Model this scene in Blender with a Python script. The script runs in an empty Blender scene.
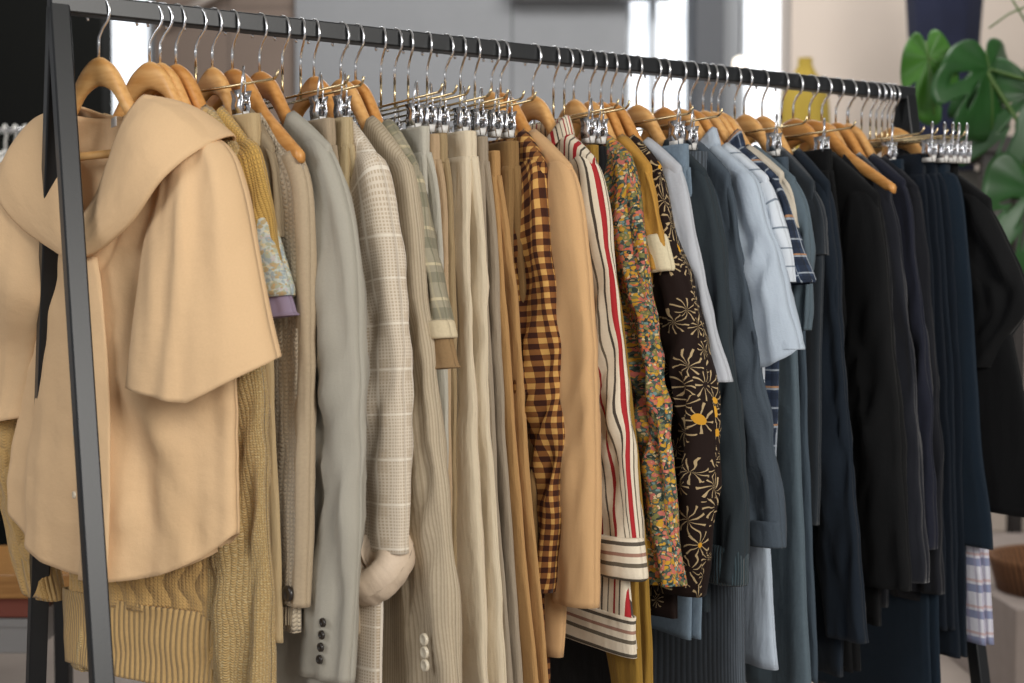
import bpy, math, random
from mathutils import Vector, Matrix, noise

# ------------------------------------------------------------------ camera, world, light
sc = bpy.context.scene
COL = sc.collection
R = math.radians
RAIL_Z = 1.5
P0 = Vector((-.584, 1.68, RAIL_Z))
AR = R(30.3)
RD = Vector((math.cos(AR), math.sin(AR), 0))      # along the rail
ND = Vector((math.sin(AR), -math.cos(AR), 0))     # across the rail, towards the front

cam_d = bpy.data.cameras.new('camera'); cam = bpy.data.objects.new('camera', cam_d); COL.objects.link(cam)
cam.location = (0, 0, 1.132)
cam.rotation_euler = (R(90) - math.atan(51/1300), 0, 0)
cam_d.sensor_width = 36; cam_d.lens = 36*1300/1024
cam_d.clip_start = .05; cam_d.clip_end = 60
cam_d.dof.use_dof = True; cam_d.dof.focus_distance = 1.82; cam_d.dof.aperture_fstop = 3.4
sc.camera = cam

world = bpy.data.worlds.new('world'); sc.world = world; world.use_nodes = True
wb = world.node_tree.nodes['Background']
wb.inputs[0].default_value = (.98, .985, 1.0, 1); wb.inputs[1].default_value = .29

def area(name, loc, target, sx, sy, power, color):
    d = bpy.data.lights.new(name, 'AREA'); d.shape = 'RECTANGLE'; d.size = sx; d.size_y = sy
    d.energy = power; d.color = color
    o = bpy.data.objects.new(name, d); COL.objects.link(o); o.location = loc
    o.rotation_euler = (Vector(target) - Vector(loc)).to_track_quat('-Z', 'Y').to_euler()
    return o
area('window_daylight', (2.3, -1.9, 2.5), (0, 2.0, 1.1), 1.8, 1.6, 128, (1, .965, .91))
area('window_daylight', (-2.8, -.6, 2.6), (-.2, 2.0, 1.1), 1.6, 1.6, 34, (.96, .97, 1))
area('window_daylight', (.4, 5.2, 3.0), (.2, 2.2, 1.3), 3.6, 1.0, 30, (.97, .98, 1))
area('back_wall_fill', (.3, 3.6, 3.3), (.5, 6.3, 1.6), 3.2, .8, 75, (1, .98, .96))  # unseen fill lamp added to brighten the back walls

sc.view_settings.view_transform = 'Standard'; sc.view_settings.look = 'None'
sc.view_settings.gamma = 1; sc.view_settings.use_curve_mapping = False
sc.view_settings.exposure = 0.22

# ------------------------------------------------------------------ materials
def lin(h):
    h = h.lstrip('#')
    v = [int(h[i:i+2], 16)/255 for i in (0, 2, 4)]
    return tuple((c/12.92 if c <= .04045 else ((c+.055)/1.055)**2.4) for c in v) + (1,)

class NT:
    def __init__(s, name):
        s.m = bpy.data.materials.new(name); s.m.use_nodes = True
        s.t = s.m.node_tree; s.N = s.t.nodes; s.b = s.N['Principled BSDF']
        s.uvn = None
    def new(s, k, **kw):
        n = s.N.new(k)
        for a, v in kw.items(): setattr(n, a, v)
        return n
    def link(s, a, b): s.t.links.new(a, b)
    def math(s, op, a, b=None, c=None):
        n = s.new('ShaderNodeMath', operation=op)
        for i, v in enumerate((a, b, c)):
            if v is None: continue
            if isinstance(v, (int, float)): n.inputs[i].default_value = v
            else: s.link(v, n.inputs[i])
        return n.outputs[0]
    def uv(s):
        if not s.uvn:
            s.uvn = s.new('ShaderNodeUVMap'); s.uvn.uv_map = 'UVMap'
            s.sep = s.new('ShaderNodeSeparateXYZ'); s.link(s.uvn.outputs[0], s.sep.inputs[0])
        return s.uvn.outputs[0], s.sep.outputs[0], s.sep.outputs[1]
    def frac(s, x, period, off=0):
        return s.math('FRACT', s.math('ADD', s.math('DIVIDE', x, period), off + 50))
    def ramp(s, fac, stops, interp='CONSTANT'):
        n = s.new('ShaderNodeValToRGB'); n.color_ramp.interpolation = interp
        e = n.color_ramp.elements
        while len(e) < len(stops): e.new(.5)
        for i, (p, c) in enumerate(stops):
            e[i].position = p; e[i].color = lin(c) if isinstance(c, str) else (c, c, c, 1)
        s.link(fac, n.inputs[0]); return n.outputs[0]
    def mix(s, fac, a, b, mode='MIX'):
        n = s.new('ShaderNodeMix', data_type='RGBA', blend_type=mode)
        for i, v in ((0, fac), (6, a), (7, b)):
            if isinstance(v, (int, float)): n.inputs[i].default_value = v
            elif isinstance(v, str): n.inputs[i].default_value = lin(v)
            else: s.link(v, n.inputs[i])
        return n.outputs[2]
    def noise(s, scale, detail=3, vec=None, rough=.5):
        n = s.new('ShaderNodeTexNoise'); n.inputs['Scale'].default_value = scale
        n.inputs['Detail'].default_value = detail; n.inputs['Roughness'].default_value = rough
        s.link(vec if vec else s.uv()[0], n.inputs['Vector']); return n.outputs[0]
    def finish(s, col, rough=.85, bump=None, bs=.3, bd=.002, sheen=.15, metal=0, spec=.25):
        if isinstance(col, str): s.b.inputs['Base Color'].default_value = lin(col)
        else: s.link(col, s.b.inputs['Base Color'])
        s.b.inputs['Roughness'].default_value = rough
        s.b.inputs['Metallic'].default_value = metal
        s.b.inputs['Specular IOR Level'].default_value = spec
        s.b.inputs['Sheen Weight'].default_value = sheen
        if bump is not None:
            n = s.new('ShaderNodeBump'); n.inputs['Strength'].default_value = bs; n.inputs['Distance'].default_value = bd
            s.link(bump, n.inputs['Height']); s.link(n.outputs[0], s.b.inputs['Normal'])
        return s.m

def heather(n, col, amt=.12, scale=260):
    """weave-scale colour variation of the cloth itself"""
    f = n.noise(scale, 2); g = n.noise(9, 2)
    k = n.math('ADD', n.math('MULTIPLY', n.math('SUBTRACT', f, .5), amt*2), n.math('ADD', n.math('MULTIPLY', n.math('SUBTRACT', g, .5), amt*.6), 1))
    c = n.new('ShaderNodeCombineXYZ')
    for i in range(3): n.link(k, c.inputs[i])
    return n.mix(1, col, c.outputs[0], 'MULTIPLY')

def creases(n, sx=38, sy=6):
    """stretched noise: soft vertical creases of hanging cloth"""
    mp = n.new('ShaderNodeMapping'); mp.inputs['Scale'].default_value = (sx, sy, 1); n.link(n.uv()[0], mp.inputs[0])
    return n.noise(1, 3, mp.outputs[0], .55)

def cloth(name, col, amt=.10, scale=300, rough=.88, sheen=.06, bs=.25, crumple=.5, crease=.55):
    n = NT(name); base = heather(n, col, amt, scale)
    h = n.math('ADD', n.math('MULTIPLY', n.noise(scale*1.5, 1), .06), n.math('ADD', n.math('MULTIPLY', n.noise(26, 4), crumple), n.math('MULTIPLY', creases(n), crease)))
    return n.finish(base, rough, h, min(1, bs*2.6), .007, sheen)

def knit(name, col, period=.006, amt=.15, speck=None, cable=False):
    n = NT(name); uv, x, y = n.uv()
    a = n.math('ABSOLUTE', n.math('SINE', n.math('MULTIPLY', x, math.pi/period)))
    zig = n.math('ADD', y, n.math('MULTIPLY', a, period*.5))
    b = n.math('ABSOLUTE', n.math('SINE', n.math('MULTIPLY', zig, math.pi/(period*.75))))
    h = n.math('MULTIPLY', n.math('POWER', a, .6), n.math('POWER', b, .6))
    base = heather(n, col, amt, 180)
    if speck: base = n.mix(n.ramp(n.noise(420, 2), [(0, 0.), (.5, 0.), (.66, .8)], 'LINEAR'), base, speck)
    d = .002
    if cable:
        ph = n.math('SINE', n.math('MULTIPLY', y, 2*math.pi/.055))
        cx = n.math('ADD', x, n.math('MULTIPLY', ph, .007))
        big = n.math('ABSOLUTE', n.math('SINE', n.math('MULTIPLY', cx, math.pi/.028)))
        h = n.math('ADD', n.math('MULTIPLY', h, .35), n.math('MULTIPLY', big, 1.3)); d = .004
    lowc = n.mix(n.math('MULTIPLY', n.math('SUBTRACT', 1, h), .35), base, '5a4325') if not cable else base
    return n.finish(lowc, .95, h, .8, d, .2)

def rib(name, col, period=.007, axis=0):
    n = NT(name); q = n.uv()[1+axis]
    h = n.math('ABSOLUTE', n.math('SINE', n.math('MULTIPLY', q, math.pi/period)))
    return n.finish(heather(n, col, .12, 200), .95, h, .9, .0035, .2)

def stripes(name, period, stops, axis=0, wob=.0, amt=.08, bs=.25, interp='CONSTANT'):
    n = NT(name); q = n.uv()[1+axis]
    if wob: q = n.math('ADD', q, n.math('MULTIPLY', n.math('SUBTRACT', n.noise(12, 2), .5), wob))
    c = heather(n, n.ramp(n.frac(q, period), stops, interp), amt)
    h = n.math('ADD', n.math('MULTIPLY', n.noise(22, 3), 1), n.math('MULTIPLY', creases(n), .5))
    return n.finish(c, .85, h, bs*2, .006, .05)

def gingham(name, dark, mid, light, p):
    n = NT(name); uv, x, y = n.uv()
    a = n.math('LESS_THAN', n.frac(x, p), .5); b = n.math('LESS_THAN', n.frac(y, p), .5)
    s = n.math('MULTIPLY', n.math('ADD', a, b), .5)
    c = heather(n, n.ramp(s, [(0, light), (.3, mid), (.8, dark)]), .12)
    h = n.math('ADD', n.math('MULTIPLY', s, .5), n.noise(22, 3))
    return n.finish(c, .85, h, .6, .006, .05)

def plaid(name, base, lines, amt=.1):
    """lines: (axis, period, duty, offset, colour, strength)"""
    n = NT(name); uv, x, y = n.uv(); c = heather(n, base, amt)
    for ax, p, du, off, col, st in lines:
        m = n.math('MULTIPLY', n.math('LESS_THAN', n.frac((x, y)[ax], p, off), du), st)
        c = n.mix(m, c, col)
    h = n.math('ADD', n.math('MULTIPLY', n.noise(22, 3), 1), n.math('MULTIPLY', creases(n), .5))
    return n.finish(c, .85, h, .5, .006, .05)

def glen(name, base, light, p=.0042, big=.052):
    n = NT(name); uv, x, y = n.uv()
    a = n.math('LESS_THAN', n.frac(x, p), .42); b = n.math('LESS_THAN', n.frac(y, p), .42)
    g = n.math('MAXIMUM', a, b)
    blk = n.math('MAXIMUM', n.math('LESS_THAN', n.frac(x, big), .5), n.math('LESS_THAN', n.frac(y, big*1.1), .5))
    line = n.math('MAXIMUM', n.math('LESS_THAN', n.frac(x, big, .25), .05), n.math('LESS_THAN', n.frac(y, big*1.1, .25), .05))
    m = n.math('MAXIMUM', n.math('MULTIPLY', g, n.math('ADD', n.math('MULTIPLY', blk, .22), .28)), n.math('MULTIPLY', line, .75))
    c = n.mix(m, heather(n, base, .12), light)
    return n.finish(c, .9, n.math('ADD', g, n.noise(22, 3)), .3, .002, .15)

def floral(name, ground, cols, scale=75):
    n = NT(name); uv, x, y = n.uv()
    wv = n.new('ShaderNodeVectorMath', operation='ADD'); nz = n.new('ShaderNodeTexNoise'); nz.inputs['Scale'].default_value = 60
    n.link(uv, nz.inputs['Vector'])
    sc_ = n.new('ShaderNodeVectorMath', operation='SCALE'); sc_.inputs['Scale'].default_value = .012
    n.link(nz.outputs[1], sc_.inputs[0]); n.link(uv, wv.inputs[0]); n.link(sc_.outputs[0], wv.inputs[1])
    c = heather(n, ground, .2, 120)
    for k, (s, th) in enumerate(((scale*2.1, .55), (scale*1.1, .46))):
        v = n.new('ShaderNodeTexVoronoi'); v.inputs['Scale'].default_value = s; v.inputs['Randomness'].default_value = .9
        n.link(wv.outputs[0], v.inputs['Vector'])
        sp = n.new('ShaderNodeSeparateXYZ'); n.link(v.outputs['Color'], sp.inputs[0])
        N_ = len(cols); cc = n.ramp(sp.outputs[0], [(i/N_, cols[(i*(k+1)+k) % N_]) for i in range(N_)])
        cc = n.mix(n.math('MULTIPLY', n.math('LESS_THAN', v.outputs['Distance'], .16), .6), cc, 'c9a070')
        c = n.mix(n.math('LESS_THAN', v.outputs['Distance'], th), c, cc)
    return n.finish(c, .85, n.noise(22, 3), .5, .006, .05)

def leafprint(name):
    n = NT(name); uv, x, y = n.uv()
    nz_ = n.new('ShaderNodeTexNoise'); nz_.inputs['Scale'].default_value = 30; n.link(uv, nz_.inputs['Vector'])
    add = n.new('ShaderNodeVectorMath', operation='MULTIPLY_ADD'); add.inputs[1].default_value = (.02, .02, 0)
    n.link(nz_.outputs[1], add.inputs[0]); n.link(uv, add.inputs[2])
    v = n.new('ShaderNodeTexVoronoi'); v.inputs['Scale'].default_value = 27; n.link(add.outputs[0], v.inputs['Vector'])
    sub = n.new('ShaderNodeVectorMath', operation='SUBTRACT'); n.link(add.outputs[0], sub.inputs[0]); n.link(v.outputs['Position'], sub.inputs[1])
    sp0 = n.new('ShaderNodeSeparateXYZ'); n.link(sub.outputs[0], sp0.inputs[0])
    sp = n.new('ShaderNodeSeparateXYZ'); n.link(v.outputs['Color'], sp.inputs[0])
    ang = n.math('ARCTAN2', sp0.outputs[1], sp0.outputs[0])
    rays = n.math('SINE', n.math('ADD', n.math('MULTIPLY', ang, 9), n.math('MULTIPLY', v.outputs['Distance'], 4)))
    line = n.math('MULTIPLY', n.math('GREATER_THAN', rays, .80), n.math('GREATER_THAN', v.outputs['Distance'], .14))
    line = n.math('MULTIPLY', line, n.math('LESS_THAN', v.outputs['Distance'], .62))
    c = n.mix(line, heather(n, '1d0f0a', .15), 'b7a079')
    fl = n.math('MULTIPLY', n.math('LESS_THAN', v.outputs['Distance'], .2), n.math('GREATER_THAN', sp.outputs[0], .72))
    c = n.mix(fl, c, 'd39a2e')
    return n.finish(c, .8, n.noise(22, 3), .3, .004, .02)

def denim(name, col, thr='8fa3b5'):
    n = NT(name); uv, x, y = n.uv()
    tw = n.math('SINE', n.math('MULTIPLY', n.math('ADD', x, n.math('MULTIPLY', y, .6)), 2*math.pi/.0018))
    c = n.mix(n.math('MULTIPLY', n.math('ADD', tw, 1), .08), heather(n, col, .22, 120), thr)
    return n.finish(c, .9, n.math('ADD', n.math('MULTIPLY', tw, .2), n.noise(25, 3)), .6, .006, .05)

def plain(name, col, rough=.5, metal=0, spec=.5, bump=0, bscale=60, var=0.0):
    n = NT(name); tc = n.new('ShaderNodeTexCoord')
    f = n.noise(bscale, 3, tc.outputs['Object'])
    c = n.mix(n.math('MULTIPLY', f, var), col, '000000') if var else col
    return n.finish(c, rough, f if bump else None, bump, .002, 0, metal, spec)

def wood(name, a, b):
    n = NT(name); tc = n.new('ShaderNodeTexCoord'); mp = n.new('ShaderNodeMapping')
    mp.inputs['Scale'].default_value = (6, 60, 60); n.link(tc.outputs['Object'], mp.inputs[0])
    f = n.noise(2.2, 4, mp.outputs[0])
    c = n.ramp(f, [(.3, a), (.7, b)], 'LINEAR')
    return n.finish(c, .42, f, .05, .001, 0, 0, .5)

M = {}
M['rack'] = plain('black_powder_coated_steel', '101316', .4, 0, .5, .04, 300)
M['wood'] = wood('varnished_beech', 'd69c58', 'e9b878')
M['wood_dark'] = wood('darker_beech', 'c4843f', 'd99f5c')
M['wire'] = plain('polished_wire', 'e8e8ea', .18, 1, .5)
M['brass'] = plain('brassy_wire', 'd8c39a', .25, 1, .5)
M['clip'] = plain('chrome_clip', 'd5d6da', .22, 1, .5)
M['black'] = plain('black_plastic', '0c0c0d', .5)
M['white'] = plain('white_plastic', 'dcdad6', .5)
M['darkbutton'] = plain('dark_button', '2a2420', .3)
M['paleb'] = plain('pale_button', 'cfc4ae', .3)

# ------------------------------------------------------------------ mesh helpers
def tagit(o, label, cat, group=None, kind=None):
    if label: o['label'] = label
    if cat: o['category'] = cat
    if group: o['group'] = group
    if kind: o['kind'] = kind
    return o

def mk(name, verts, faces, mat, parent=None, uvs=None, smooth=True, solid=0):
    me = bpy.data.meshes.new(name); me.from_pydata([tuple(v) for v in verts], [], faces); me.update()
    if uvs:
        l = me.uv_layers.new(name='UVMap')
        for p in me.polygons:
            us = [uvs[me.loops[i].vertex_index] for i in p.loop_indices]
            wrap = max(u[0] for u in us) - min(u[0] for u in us)
            for i, u in zip(p.loop_indices, us):
                l.data[i].uv = u
    else: me.uv_layers.new(name='UVMap')
    if smooth:
        for p in me.polygons: p.use_smooth = True
    if mat: me.materials.append(mat)
    o = bpy.data.objects.new(name, me); COL.objects.link(o)
    if parent: o.parent = parent
    if solid:
        m = o.modifiers.new('thickness', 'SOLIDIFY'); m.thickness = solid; m.offset = 0
    return o

def grid(rows, uvrows, closed=False):
    """rows of points -> verts, faces, uvs; a closed grid repeats its first column so that the UVs do not wrap"""
    nc = len(rows[0]); V = []; U = []
    for r, ur in zip(rows, uvrows): V += r; U += ur
    F = []
    for i in range(len(rows)-1):
        for j in range(nc-1):
            a = i*nc+j; F.append((a, a+1, a+nc+1, a+nc))
    return V, F, U

def cr(pts, n):
    """Catmull-Rom through tuples, n samples, even in chord length"""
    P = [tuple(p) for p in pts]; L = [0]
    for a, b in zip(P, P[1:]): L.append(L[-1] + max(1e-6, math.dist(a[:2], b[:2])))
    out = []
    for k in range(n):
        t = L[-1]*k/(n-1); i = 0
        while i < len(P)-2 and L[i+1] < t: i += 1
        f = (t-L[i])/(L[i+1]-L[i]); f = min(1, max(0, f))
        p0 = P[max(0, i-1)]; p1 = P[i]; p2 = P[i+1]; p3 = P[min(len(P)-1, i+2)]
        out.append(tuple(.5*(2*b+(c-a)*f+(2*a-5*b+4*c-d)*f*f+(3*b-a-3*c+d)*f**3) for a, b, c, d in zip(p0, p1, p2, p3)))
    return out

def box(cx, cy, cz, sx, sy, sz, V=None, F=None):
    V = [] if V is None else V; F = [] if F is None else F; b = len(V)
    for dx in (-1, 1):
        for dy in (-1, 1):
            for dz in (-1, 1): V.append(Vector((cx+dx*sx/2, cy+dy*sy/2, cz+dz*sz/2)))
    for f in ((0,1,3,2),(4,6,7,5),(0,4,5,1),(2,3,7,6),(0,2,6,4),(1,5,7,3)): F.append(tuple(b+i for i in f))
    return V, F

def bevel(o, w=.002, seg=2):
    m = o.modifiers.new('bevel', 'BEVEL'); m.width = w; m.segments = seg; m.limit_method = 'ANGLE'; return o

def tube_pts(path, r, n=8, V=None, F=None):
    V = [] if V is None else V; F = [] if F is None else F
    path = [Vector(p) for p in path]; b = len(V); up = None
    for i, p in enumerate(path):
        t = (path[min(i+1, len(path)-1)] - path[max(i-1, 0)]).normalized()
        if up is None: up = t.orthogonal().normalized()
        up = (up - t*up.dot(t)).normalized(); s = t.cross(up)
        rr = r[i] if isinstance(r, (list, tuple)) else r
        for k in range(n):
            a = 2*math.pi*k/n; V.append(p + (up*math.cos(a)+s*math.sin(a))*rr)
    for i in range(len(path)-1):
        for k in range(n):
            F.append((b+i*n+k, b+i*n+(k+1) % n, b+(i+1)*n+(k+1) % n, b+(i+1)*n+k))
    F.append(tuple(b+k for k in range(n))[::-1]); F.append(tuple(b+(len(path)-1)*n+k for k in range(n)))
    return V, F

def nz(x, y, z): return noise.noise(Vector((x, y, z)))
def sm(x): x = min(1, max(0, x)); return x*x*(3-2*x)

def empty_at(name, t, alpha=0, s=0, z=0):
    o = bpy.data.objects.new(name, None); COL.objects.link(o)
    o.location = P0 + RD*t + ND*s + Vector((0, 0, z))
    o.rotation_euler = (0, 0, math.atan2(ND.y, ND.x) + R(alpha))
    o.empty_display_size = .05
    return o

# ------------------------------------------------------------------ the room
def struct(name, V, F, mat, smooth=False):
    o = mk(name, V, F, mat, None, None, smooth); o['kind'] = 'structure'; return o

def px(x, Y): return (x-512)/1300*Y     # width of a view angle at depth Y

def wallmat(name, col, var=.08, bumps=.15):
    n = NT(name); tc = n.new('ShaderNodeTexCoord')
    f = n.noise(2.5, 5, tc.outputs['Object'], .6)
    c = n.mix(n.math('MULTIPLY', f, var*2), col, '20201f')
    return n.finish(c, .9, n.noise(40, 4, tc.outputs['Object']), bumps, .004, 0, 0, .2)

def blockmat(name, col, joint, bw=1.0, bh=.5):
    n = NT(name); tc = n.new('ShaderNodeTexCoord'); mp = n.new('ShaderNodeMapping'); mp.inputs['Rotation'].default_value = (R(90), 0, 0)
    n.link(tc.outputs['Object'], mp.inputs[0])
    b = n.new('ShaderNodeTexBrick'); b.inputs['Scale'].default_value = 1; b.inputs['Mortar Size'].default_value = .006
    b.inputs['Brick Width'].default_value = bw; b.inputs['Row Height'].default_value = bh; b.offset = .0
    b.inputs['Color1'].default_value = lin(col); b.inputs['Color2'].default_value = lin(col); b.inputs['Mortar'].default_value = lin(joint)
    n.link(mp.outputs[0], b.inputs['Vector'])
    f = n.noise(3, 6, tc.outputs['Object'], .65)
    c = n.mix(n.math('MULTIPLY', f, .22), b.outputs[0], '2b2a28')
    return n.finish(c, .9, n.noise(30, 4, tc.outputs['Object']), .2, .004, 0, 0, .2)

fl = NT('polished_concrete'); tc = fl.new('ShaderNodeTexCoord')
f_ = fl.noise(1.2, 6, tc.outputs['Object'], .6)
M['floor'] = fl.finish(fl.ramp(f_, [(.3, '8b8078'), (.7, 'a89c92')], 'LINEAR'), .45, None, 0, 0, 0, 0, .4)
V, F = box(0, 4, -.05, 16, 12, .1); struct('floor', V, F, M['floor'])
V, F = box(0, 4, 3.65, 16, 12, .1); struct('ceiling', V, F, wallmat('ceiling_paint', 'b9b9b6'))

YB = 6.2
def wallseg(name, x0, x1, y, th, mat, z0=0, z1=3.6, Yr=None):
    a = px(x0, Yr or y); b = px(x1, Yr or y)
    V, F = box((a+b)/2, y+th/2, (z0+z1)/2, b-a, th, z1-z0)
    return struct(name, V, F, mat)
M['blackwall'] = wallmat('black_painted_partition', '0b0c0a', .02)
M['taupe'] = blockmat('taupe_concrete', '83746a', '6d625b', 1.35, .62)
M['concrete'] = blockmat('grey_concrete_blocks', '8f9194', '6b6d70', 1.03, 1.4)
M['column'] = wallmat('dark_grey_column', '5f6165')
M['cream'] = wallmat('cream_plaster', 'cfc2b6', .04)
wallseg('wall_left', -330, 105, 4.6, .12, M['blackwall'])
wallseg('wall_back', 158, 297, YB+.05, .2, M['taupe'])
wallseg('wall_back', 297, 625, YB, .25, M['concrete'])
wallseg('column_back', 695, 722, YB-.15, .35, M['column'])
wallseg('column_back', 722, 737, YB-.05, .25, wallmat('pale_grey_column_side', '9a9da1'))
wallseg('wall_right', 789, 1500, YB-.1, .25, M['cream'])
# daylight windows: frame, glass and bright overcast outside
def window(name, x0, x1, y, z0, z1, mull):
    a, b = px(x0, y), px(x1, y); root = bpy.data.objects.new(name, None); COL.objects.link(root)
    root.location = ((a+b)/2, y, z0); root['kind'] = 'structure'; w = b-a; h = z1-z0
    n = NT('overcast_daylight'); n.b.inputs['Emission Color'].default_value = (.88, .94, 1, 1); n.b.inputs['Emission Strength'].default_value = .78
    n.finish('f0f2f5', .4)
    V, F = box(0, .1, h/2, w, .01, h); mk('window_pane', V, F, n.m, root, None, False)
    V, F = [], []
    for xx in (-w/2+.015, w/2-.015) + tuple(mull): box(xx, 0, h/2, .03, .06, h, V, F)
    for zz in (.02, h*.36, h*.8, h-.02): box(0, .02, zz, w, .04, .022, V, F)
    mk('window_frame', V, F, plain('white_window_frame', 'b9bfc6', .5), root, None, False)
    return root
window('window_1', 100, 160, YB+.2, .6, 3.4, ())
window('window_2', 622, 697, YB+.1, .6, 3.4, (-.04,))
window('window_3', 735, 791, YB+.1, .6, 3.4, ())
# slanted conduit on the taupe wall and a steel beam on the grey one
V, F = tube_pts([(px(172, 6.15), 6.15, 1.132+(290-22)/1300*6.15), (px(235, 6.15), 6.15, 1.132+(290+12)/1300*6.15)], .022)
o = mk('trim_1', V, F, plain('pipe_grey', '9a9088', .5), None); o['kind'] = 'structure'
V, F = box(px(590, 6.05), 6.1, 2.53, .75, .1, .09); o = struct('trim_2', V, F, plain('beam_grey', 'a5a8ab', .6))
o.rotation_euler = (0, 0, 0)

# ------------------------------------------------------------------ the clothes rack
TW = .025; RL = 1.53; KN = .235
rack = empty_at('clothes_rack', .003, 0)
tagit(rack, 'black square steel clothes rack with splayed legs carrying all the garments', 'clothes rack')
def bar(p, q, w, name, mat, up=Vector((0, 0, 1)), ext=0):
    p = Vector(p); q = Vector(q); d = (q-p).normalized(); p = p-d*ext; q = q+d*ext
    s = d.cross(up).normalized(); u = s.cross(d).normalized(); V = []
    for c in (p, q):
        for a, b in ((-1, -1), (1, -1), (1, 1), (-1, 1)): V.append(c + s*a*w/2 + u*b*w/2)
    F = [(0, 1, 2, 3), (7, 6, 5, 4), (0, 4, 5, 1), (1, 5, 6, 2), (2, 6, 7, 3), (3, 7, 4, 0)]
    return bevel(mk(name, V, F, mat, rack, None, False), .0022, 2)
bar((0, 0, 0), (0, RL, 0), TW, 'rail', M['rack'], ext=.012)
for yy in (0, RL):
    KN = .235 if yy == 0 else .175
    for sg in (1, -1):
        bar((0, yy, -.004), (sg*KN*RAIL_Z, yy, -RAIL_Z+.02), TW, 'leg', M['rack'], up=Vector((0, 1, 0)))
        V, F = tube_pts([(sg*KN*RAIL_Z, yy, -RAIL_Z+.02), (sg*KN*RAIL_Z, yy, -RAIL_Z)], .014, 12)
        mk('foot', V, F, M['black'], rack)
for sg in (1, -1):
    bar((sg*.235*1.38, 0, -1.38), (sg*.175*1.38, RL, -1.38), TW*.8, 'lower_rail', M['rack'])

# ------------------------------------------------------------------ hangers
HCNT = {}
def hook_path():
    P = [(0, 0, -.066), (0, 0, -.045), (.001, 0, -.038), (.008, 0, -.027)]
    r = .0205; cz = .0125+.002-r
    for k in range(15):
        a = R(-38 + k*17.5); P.append((r*math.cos(a), 0, cz + r*math.sin(a)))
    return P
def seg_mesh(name, V, F, mat, parent): return mk(name, V, F, mat, parent)

def arm_pts(half=.175):
    rows = []; NS = 44
    for i in range(NS+1):
        f = -1 + 2*i/NS; a = abs(f); u = f*half
        top = -.064 - .127*(math.sqrt(a*a+.16**2)-.16) - .020*sm((a-.2)/.35)
        hh = .038 - .010*sm(a/.5) - .008*sm((a-.4)/.5)      # full height of the blade
        if a > .95: hh *= .8
        ht = hh/2; zc = top - ht
        th = .0068 + .001*sm((a-.1)/.3) - .002*sm((a-.4)/.5)
        wc = -.003*(a**1.6)
        rows.append((u, wc, zc, ht, th))
    return rows
def make_hanger_mesh():
    rows = arm_pts(); V = []; F = []; n = 12
    for u, wc, zc, ht, th in rows:
        for k in range(n):
            an = 2*math.pi*k/n; c, s = math.cos(an), math.sin(an)
            V.append(Vector((u, wc + th*math.copysign(abs(c)**.7, c), zc + ht*math.copysign(abs(s)**.7, s))))
    for i in range(len(rows)-1):
        for k in range(n): F.append((i*n+k, i*n+(k+1) % n, (i+1)*n+(k+1) % n, (i+1)*n+k))
    F.append(tuple(range(n))[::-1]); F.append(tuple((len(rows)-1)*n+k for k in range(n)))
    return V, F
def mesh_of(name, V, F, mat):
    o = mk(name, V, F, mat); me = o.data; bpy.data.objects.remove(o); return me
ME = {}
V, F = make_hanger_mesh(); ME['arms'] = mesh_of('arms', V, F, M['wood']); ME['arms2'] = mesh_of('arms', V, F, M['wood_dark'])
V, F = tube_pts(hook_path(), .0019, 8); ME['hook'] = mesh_of('hook', V, F, M['wire'])
V, F = tube_pts([(-.165, -.008, -.192), (.165, -.008, -.192)], .0055, 8); ME['bar'] = mesh_of('trouser_bar', V, F, M['wood'])
P = [(.0, 0, -.06), (0, 0, -.1)]; V, F = tube_pts(P, .0018)
tube_pts([(-.168, 0, -.1), (.168, 0, -.1)], .0018, 8, V, F); tube_pts([(-.168, 0, -.1), (-.174, 0, -.097), (-.178, 0, -.09)], .0018, 8, V, F)
tube_pts([(.168, 0, -.1), (.174, 0, -.097), (.178, 0, -.09)], .0018, 8, V, F)
ME['cross'] = mesh_of('crossbar', V, F, M['brass'])
def clip_mesh():
    V, F = [], []
    for sg in (-1, 1):   # two jaws, pinched at the bottom, flared finger tabs on top
        b = len(V); prof = [(.0075, -.108), (.0045, -.118), (.0062, -.128), (.0036, -.146)]
        for w, z in prof:
            for uu in (-.011, .011):
                V.append(Vector((uu, sg*w, z))); V.append(Vector((uu, sg*(w+.0016), z)))
        for i in range(3):
            o = b+i*4; F += [(o, o+2, o+6, o+4), (o+1, o+5, o+7, o+3), (o, o+4, o+5, o+1), (o+2, o+3, o+7, o+6)]
        F += [(b, b+1, b+3, b+2), (b+12, b+14, b+15, b+13)]
    tube_pts([(.004, -.006, -.12), (.012, -.007, -.10), (.012, -.0045, -.082), (.006, 0, -.078), (.0, .0045, -.082), (0, .007, -.10), (0, .006, -.12)], .0016, 6, V, F)
    tube_pts([(-.012, 0, -.122), (.012, 0, -.122)], .0035, 8, V, F)
    return V, F
V, F = clip_mesh(); ME['clip'] = mesh_of('clip', V, F, M['clip'])
V, F = box(0, 0, -.141, .021, .0125, .010); ME['pad'] = mesh_of('clip_pad', V, F, M['white']); ME['padb'] = mesh_of('clip_pad', V, F, M['black'])

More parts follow.
